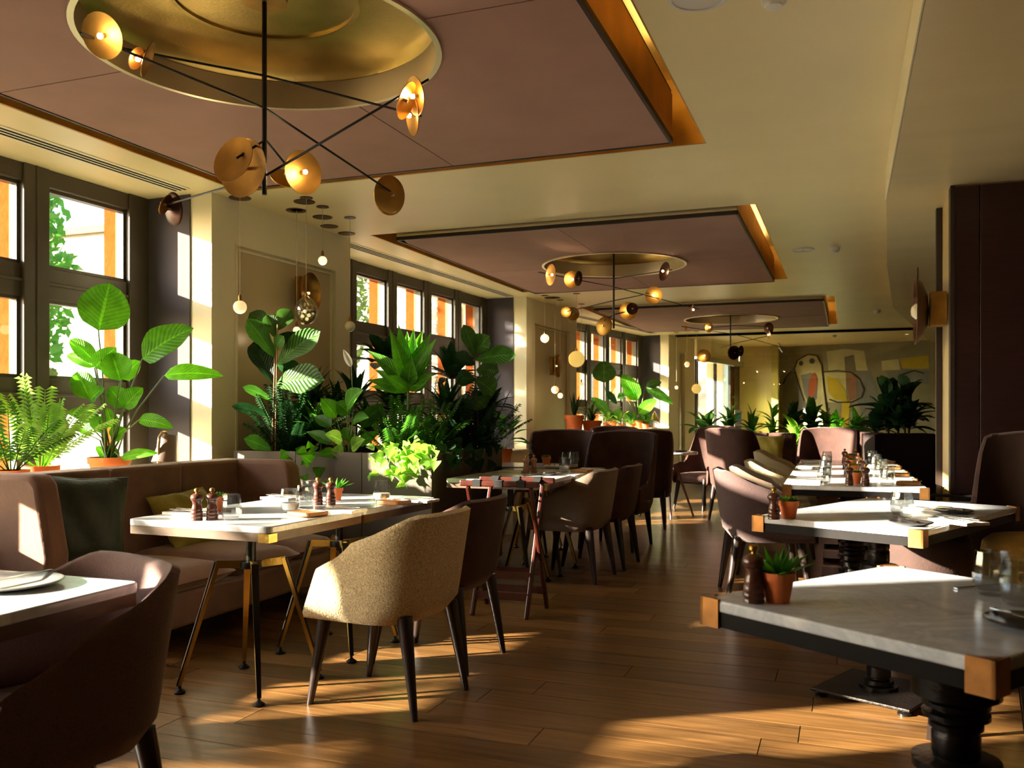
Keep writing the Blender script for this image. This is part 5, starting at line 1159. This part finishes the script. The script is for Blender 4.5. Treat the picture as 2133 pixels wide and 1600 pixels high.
pothos('dark pothos trailing down the planter side', [(sd(a, 930, -.08), sd(b, 940, 0), sd(e, f, .02)) for a, b, e, f in ((925, 930, 955, 985), (960, 955, 940, 980), (1000, 1000, 1005, 990), (1030, 1020, 1045, 985), (980, 985, 975, 960))], LF_DK, 5, .12, 43)
# potted plant on a plinth beyond the planter
p = Vector((-3.31, 8.55, .66)); t = thing('plinth', 'low cream plinth below the window behind the planter', 'plinth', (p.x, p.y, 0)); c = MB(); c.box(-.18, .18, -.18, .18, 0, .63); c.build('block', PAINT, t, bevel=.005); c = MB(); c.box(-.2, .2, -.2, .2, .63, .66); c.build('cap', PAINT, t, bevel=.004)
rosette('potted_lily', 'leafy plant in a terracotta pot on the plinth', (p.x, p.y, .66), 16, .24, .075, (1.3, .2), LF_MID, 'ovate', 51, potR=.095, poth=.2, petiole=.2)

# ---- far window ledge: snake plant, spider plant, paddle plants, brass lamp
zl = .92
def onledge(px, q_=.3):
    S_ = BS[3]; lo, hi = 0, S_[4]
    for _ in range(40):
        m_ = (lo + hi) / 2; p_ = S_[0] + S_[2] * m_ + S_[3] * q_; x_ = CX + F * p_.dot(RT) / p_.dot(FW)
        if x_ < px: lo = m_
        else: hi = m_
    return Vector((p_.x, p_.y, zl))
rosette('snake_plant', 'dark snake plant in a tall terracotta pot on the far ledge', (D(1196, 895, 13.0).x, D(1196, 895, 13.0).y, zl), 12, .42, .05, (.35, .05), LF_DK, 'lance', 61, potR=.145, poth=.28, arch=.02)
t = thing('console', 'white-topped console carrying the far terracotta pots', 'console', (D(1215, 900, 13.05).x, D(1215, 900, 13.05).y, 0), math.radians(95)); c = MB(); c.box(-.45, .45, -.2, .2, .04, .89); c.build('cabinet', PLANTDK, t, bevel=.004); c = MB(); c.box(-.47, .47, -.22, .22, .89, .919); c.build('top', PAINT, t, bevel=.004)
rosette('spider_plant', 'arching spider plant in a low terracotta pot on the far ledge', (D(1233, 895, 13.2).x, D(1233, 895, 13.2).y, zl), 26, .36, .026, (1.4, .3), LF_MID, 'strap', 62, potR=.15, poth=.2, arch=.5)
dz = 15.2
for lab, px0, lst in (('round-leaved plant with one big dark green leaf at the far window', 1272, (((1258, 797), (1258, 752), 46, LF_FID), ((1266, 860), (1232, 828), 20, LF_MID), ((1262, 815), (1285, 842), 14, LF_DK), ((1275, 880), (1262, 850), 18, LF_MID), ((1280, 880), (1292, 852), 22, LF_MID))),
                      ('paddle-leaved plant at the right of the far window', 1330, (((1328, 835), (1296, 780), 34, LF_BR), ((1300, 822), (1286, 830), 14, LF_MID), ((1345, 808), (1402, 842), 20, LF_MID), ((1345, 806), (1378, 796), 18, LF_FID), ((1330, 862), (1368, 832), 24, LF_BR), ((1325, 880), (1298, 862), 26, LF_MID), ((1335, 890), (1352, 864), 22, LF_BR), ((1318, 830), (1305, 800), 18, LF_BR)))):
    base = onledge(px0); dz = base.dot(FW); t = thing('bird_of_paradise_plant', lab, 'plant', base); pot_part(t, .13, .16)
    for b, e, w_, m in lst:
        p0 = D(b[0], b[1], dz); leaf(t, base, p0, D(e[0], e[1], dz + random.uniform(-.15, .15)), w_ * dz / F * 1.15, 'paddle', m, .2, .12, face(p0) + Vector((.1, 0, .2)), .02, 8, 4); stems(t, base, [([base + Vector((0, 0, .14)), (base + p0) / 2 + Vector((0, 0, .12)), p0], .009)])
for k, (px, d_, m, lab) in enumerate(((1290, 14.9, LF_LIME, 'small pale green plant at the far window, left'), (1315, 15.0, LF_MID, 'small leafy plant at the far window, middle'), (1265, 14.7, LF_LIME, 'small grassy plant beside the spider plant'), (1345, 15.4, LF_MID, 'small leafy plant next to the brass lamp'))):
    q = onledge(px, .14); rosette('small_plant', lab, (q.x, q.y, zl), 12, .2, .07, (1.2, .2), m, 'ovate', 70 + k, potR=.08, poth=.1, petiole=.1)
q = onledge(1362, .2); t = thing('brass_lamp', 'small bent brass lamp at the right of the far window', 'lamp', (q.x, q.y, zl)); c = MB(); c.lathe([(0, 0), (.07, 0), (.07, .012), (0, .02)], 20); c.build('base', BRASS, t, smooth=40)
c = MB(); c.tube([(0, 0, .015), (0, 0, .28), (.01, -.02, .34), (.02, -.06, .35), (.03, -.09, .32)], .011, 8); c.build('neck', BRASS, t, smooth=60); c = MB(); c.lathe([(.02, .03), (.04, .0), (.10, -.14), (.097, -.14), (.035, -.004), (0, .02)], 20, Matrix.Translation((.03, -.1, .3))); c.build('shade', BRASS, t, smooth=50)

# ---- far end: benches, planters and foliage in front of the mural
def bench(loc, rz, w_, label):
    t = thing('bench_seat', label, 'bench', (loc[0], loc[1], 0), rz, 'far mauve benches')
    c = MB(); c.box(-w_ / 2, w_ / 2, -.28, .28, .10, .34); c.build('base', SOFAF, t, bevel=.015); c = MB(); c.box(-w_ / 2 + .01, w_ / 2 - .01, -.30, .18, .34, .46); c.build('seat_cushion', SOFAF, t, bevel=.03)
    for k in (-1, 1): c = MB(); c.box(min(0, k * w_ / 2) + .004, max(0, k * w_ / 2) - .004, .16, .30, .34, .95); c.build('back_panel', PLUMF, t, bevel=.03)
    for sx in (-1, 1):
        for sy in (-1, 1): c = MB(); c.box(sx * w_ * .42 - .02, sx * w_ * .42 + .02, sy * .22 - .02, sy * .22 + .02, 0, .1); c.build('foot', LEGW, t)
q = D(1592, 900, 12.4); bench((q.x, q.y), math.radians(-12), .75, 'mauve bench with a yellow cushion behind the aisle armchair')
o = pillow_thing('olive yellow cushion on the far mauve bench', YELLV, (q.x + .02, q.y - .02, .72), (math.radians(-20), 0, math.radians(-10)), .5, .42, .15)
q = D(1775, 900, 13.0); bench((q.x, q.y), math.radians(-12), .8, 'mauve bench behind the head of the right table row')
def trough(px0, px1, d_, zt, label, dep=.4, m=PLANTDK):
    a = D(px0, 900, d_); b = D(px1, 900, d_); L = (b - a).length; mid = (a + b) / 2; t = thing('planter_trough', label, 'planter', (mid.x, mid.y, 0), math.atan2(b.y - a.y, b.x - a.x), 'far planters')
    c = MB(); c.box(-L / 2, L / 2, -dep / 2, dep / 2, .03, zt); c.build('trough', m, t, bevel=.006); c = MB(); c.box(-L / 2 + .03, L / 2 - .03, -dep / 2 + .03, dep / 2 - .03, zt, zt + .006); c.build('soil', SOIL, t); c = MB(); c.box(-L / 2 + .04, L / 2 - .04, -dep / 2 + .04, dep / 2 - .04, 0, .03); c.build('plinth', BLACK, t)
    return mid
m1 = trough(1808, 1938, 10.6, .98, 'dark planter trough against the plum wall at the right row end')
m2 = trough(1600, 1760, 14.2, .80, 'dark planter trough beyond the aisle armchairs')
m3 = trough(1450, 1580, 17.4, .75, 'dark planter trough by the sliding door')
m4 = trough(1700, 1900, 16.9, .75, 'dark planter trough before the mural')
FG = 'plants at the far end'
for k, (px, py, d_, n, L, w_, m, sh, zt, lab, st) in enumerate((
    (1850, 840, 10.5, 16, .36, .19, LF_DK, 'fiddle', .98, 'big dark fiddle leaf plant against the plum wall', .3), (1885, 800, 10.7, 14, .34, .17, LF_DK, 'fiddle', .98, 'tall dark plant rising beside the plum wall', .45), (1893, 862, 10.4, 14, .32, .15, LF_DK, 'ovate', .98, 'dark leafy plant next to the plum wall', .2), (1826, 880, 10.4, 16, .30, .10, LF_DK, 'ovate', .98, 'low dark plant spilling from the right trough', .05), (1870, 890, 10.3, 18, .30, .07, LF_DK, 'lance', .98, 'spiky dark plant in the right trough', .1),
    (1650, 860, 13.9, 14, .42, .12, LF_DK, 'strap', .80, 'dark drooping plant in the middle of the far end', .25), (1690, 845, 14.1, 20, .34, .13, LF_MID, 'ovate', .80, 'leafy green plant before the mural figure', .35), (1720, 838, 14.3, 12, .26, .10, LF_LIME, 'ovate', .80, 'pale variegated plant before the mural figure', .42), (1655, 905, 12.9, 22, .30, .10, LF_LIME, 'ovate', .35, 'lime green leafy plant between the far armchairs', .35),
    (1470, 862, 17.3, 10, .5, .2, LF_FID, 'paddle', .75, 'broad-leaved plant by the sliding door', .15), (1520, 852, 17.4, 10, .42, .12, LF_MID, 'paddle', .75, 'arching plant beside the notice stand', .3), (1566, 850, 17.4, 12, .4, .12, LF_MID, 'ovate', .75, 'thin-stemmed plant before the far cream wall', .25), (1740, 868, 16.8, 16, .4, .13, LF_BR, 'ovate', .75, 'bright green plant under the mural, left', .1), (1785, 862, 16.9, 16, .42, .13, LF_BR, 'ovate', .75, 'bright green plant under the mural, middle', .15), (1610, 868, 15.5, 14, .36, .09, LF_BR, 'lance', .6, 'grassy plant behind the aisle bench', .3))):
    q = D(px, py, d_); rosette('foliage_plant', lab, (q.x, q.y, zt + .004 if zt > .7 else 0), int(n * 1.5), L * 1.2, w_ * 1.2, (1.55, .2), m, sh, 80 + k, stalk=(st if zt > .7 else zt + st), group=FG, stemr=.014, fold=.2, potR=None if zt > .7 else .16, poth=None if zt > .7 else .3, levels=2, arch=.25)
# notice stand with a pale blue screen
q = D(1537, 886, 18.3); t = thing('notice_stand', 'slim white notice stand with a turquoise panel by the sliding door', 'sign', (q.x, q.y, 0), YAW); c = MB(); c.box(-.07, .07, -.02, .02, .05, 1.30); c.build('post_panel', WHITEP, t, bevel=.004); c = MB(); c.box(-.055, .055, -.024, -.02, 1.1, 1.24); c.build('turquoise_panel', mat('turquoise_print', lin(90, 190, 180), .4), t); c = MB(); c.box(-.12, .12, -.1, .1, 0, .05); c.build('foot', BLACK, t)

# ---- mural: painted shapes on the far wall
WA, WB = Vector((-1.56, 23.25, 0)), Vector((2.6, 22.1, 0)); wt = (WB - WA).normalized(); wn = Vector((wt.y, -wt.x, 0))
def onw(px, py, off=.0):
    r_ = D(px, py, 1) - CAMP; k = (WA - CAMP).dot(wn) / Vector((r_.x, r_.y, 0)).dot(wn) if True else 0
    return CAMP + r_ * k + wn * off
t0 = onw(1780, 870); t = thing('wall_mural', 'abstract mural of cream, yellow, grey and rust shapes on the far wall', 'mural', (t0.x, t0.y, t0.z)); org = Vector((t0.x, t0.y, t0.z))
def shape(pts, rgb, off, name='painted_shape'):
    c = MB(); P_ = [onw(x, y, off) for x, y in pts]; c.slab(P_, -wn * .004); c.build(name, mat('mural_%d_%d_%d' % rgb, lin(*rgb), .8, var=.08, vscale=6), t, org=org)
def ell(x, y, a, b, n=18, rot=0): return [(x + a * math.cos(2 * PI * k / n) * math.cos(rot) - b * math.sin(2 * PI * k / n) * math.sin(rot), y + a * math.cos(2 * PI * k / n) * math.sin(rot) + b * math.sin(2 * PI * k / n) * math.cos(rot)) for k in range(n)]
CRE, GRY, YEL, RST, DRK, BRN = (206, 204, 158), (126, 130, 128), (196, 178, 44), (168, 92, 56), (52, 46, 36), (150, 110, 84)
shape([(1632, 800), (1640, 782), (1658, 770), (1672, 790), (1690, 850), (1672, 880), (1640, 870), (1630, 835)], GRY, .006)
shape([(1655, 765), (1664, 748), (1684, 739), (1702, 742), (1711, 760), (1717, 800), (1722, 850), (1728, 885), (1690, 885), (1683, 850), (1668, 810)], CRE, .010)
shape([(1668, 782), (1690, 776), (1704, 790), (1702, 830), (1688, 850), (1676, 820)], GRY, .014); shape(ell(1693, 804, 9, 28, rot=.15), RST, .018); shape(ell(1669, 757, 4.5, 5), DRK, .018); shape(ell(1692, 752, 6.5, 6.5), GRY, .016); shape(ell(1692, 752, 5, 5), DRK, .018)
shape([(1722, 732), (1760, 727), (1800, 731), (1808, 772), (1726, 772)], CRE, .010); shape([(1759, 744), (1779, 739), (1784, 776), (1761, 776)], (112, 110, 92), .014); shape([(1716, 776), (1762, 776), (1764, 838), (1722, 838)], CRE, .008)
shape([(1783, 772), (1812, 772), (1826, 800), (1838, 860), (1800, 880), (1786, 836)], GRY, .010); shape([(1722, 783), (1745, 789), (1760, 812), (1767, 838), (1738, 832), (1726, 818)], YEL, .014); shape([(1762, 778), (1784, 780), (1786, 828), (1769, 836)], BRN, .014)
shape([(1754, 838), (1771, 838), (1766, 890), (1752, 890)], YEL, .014); shape([(1836, 752), (1872, 748), (1876, 770), (1838, 772)], CRE, .010); shape([(1874, 747), (1935, 740), (1935, 768), (1880, 768)], YEL, .012); shape([(1845, 772), (1880, 770), (1935, 772), (1935, 800), (1860, 800)], GRY, .008)
def line(pts, name='painted_line'):
    c = MB()
    for a, b in zip(pts, pts[1:]): A = onw(*a, .02); B = onw(*b, .02); c.bar(A, B, .03, .012, up=wn)
    c.build(name, MATS['mural_%d_%d_%d' % DRK], t, org=org)
line([(1632, 800), (1640, 782), (1655, 768)]); line([(1655, 768), (1662, 750), (1684, 738), (1702, 741), (1712, 760), (1716, 800), (1722, 850), (1728, 890)]); line([(1655, 768), (1664, 800), (1676, 835)]); line([(1716, 775), (1745, 772), (1775, 776), (1792, 790), (1800, 812), (1795, 828), (1775, 838), (1745, 838), (1728, 832)]); line([(1868, 800), (1880, 780), (1905, 772), (1925, 778)])
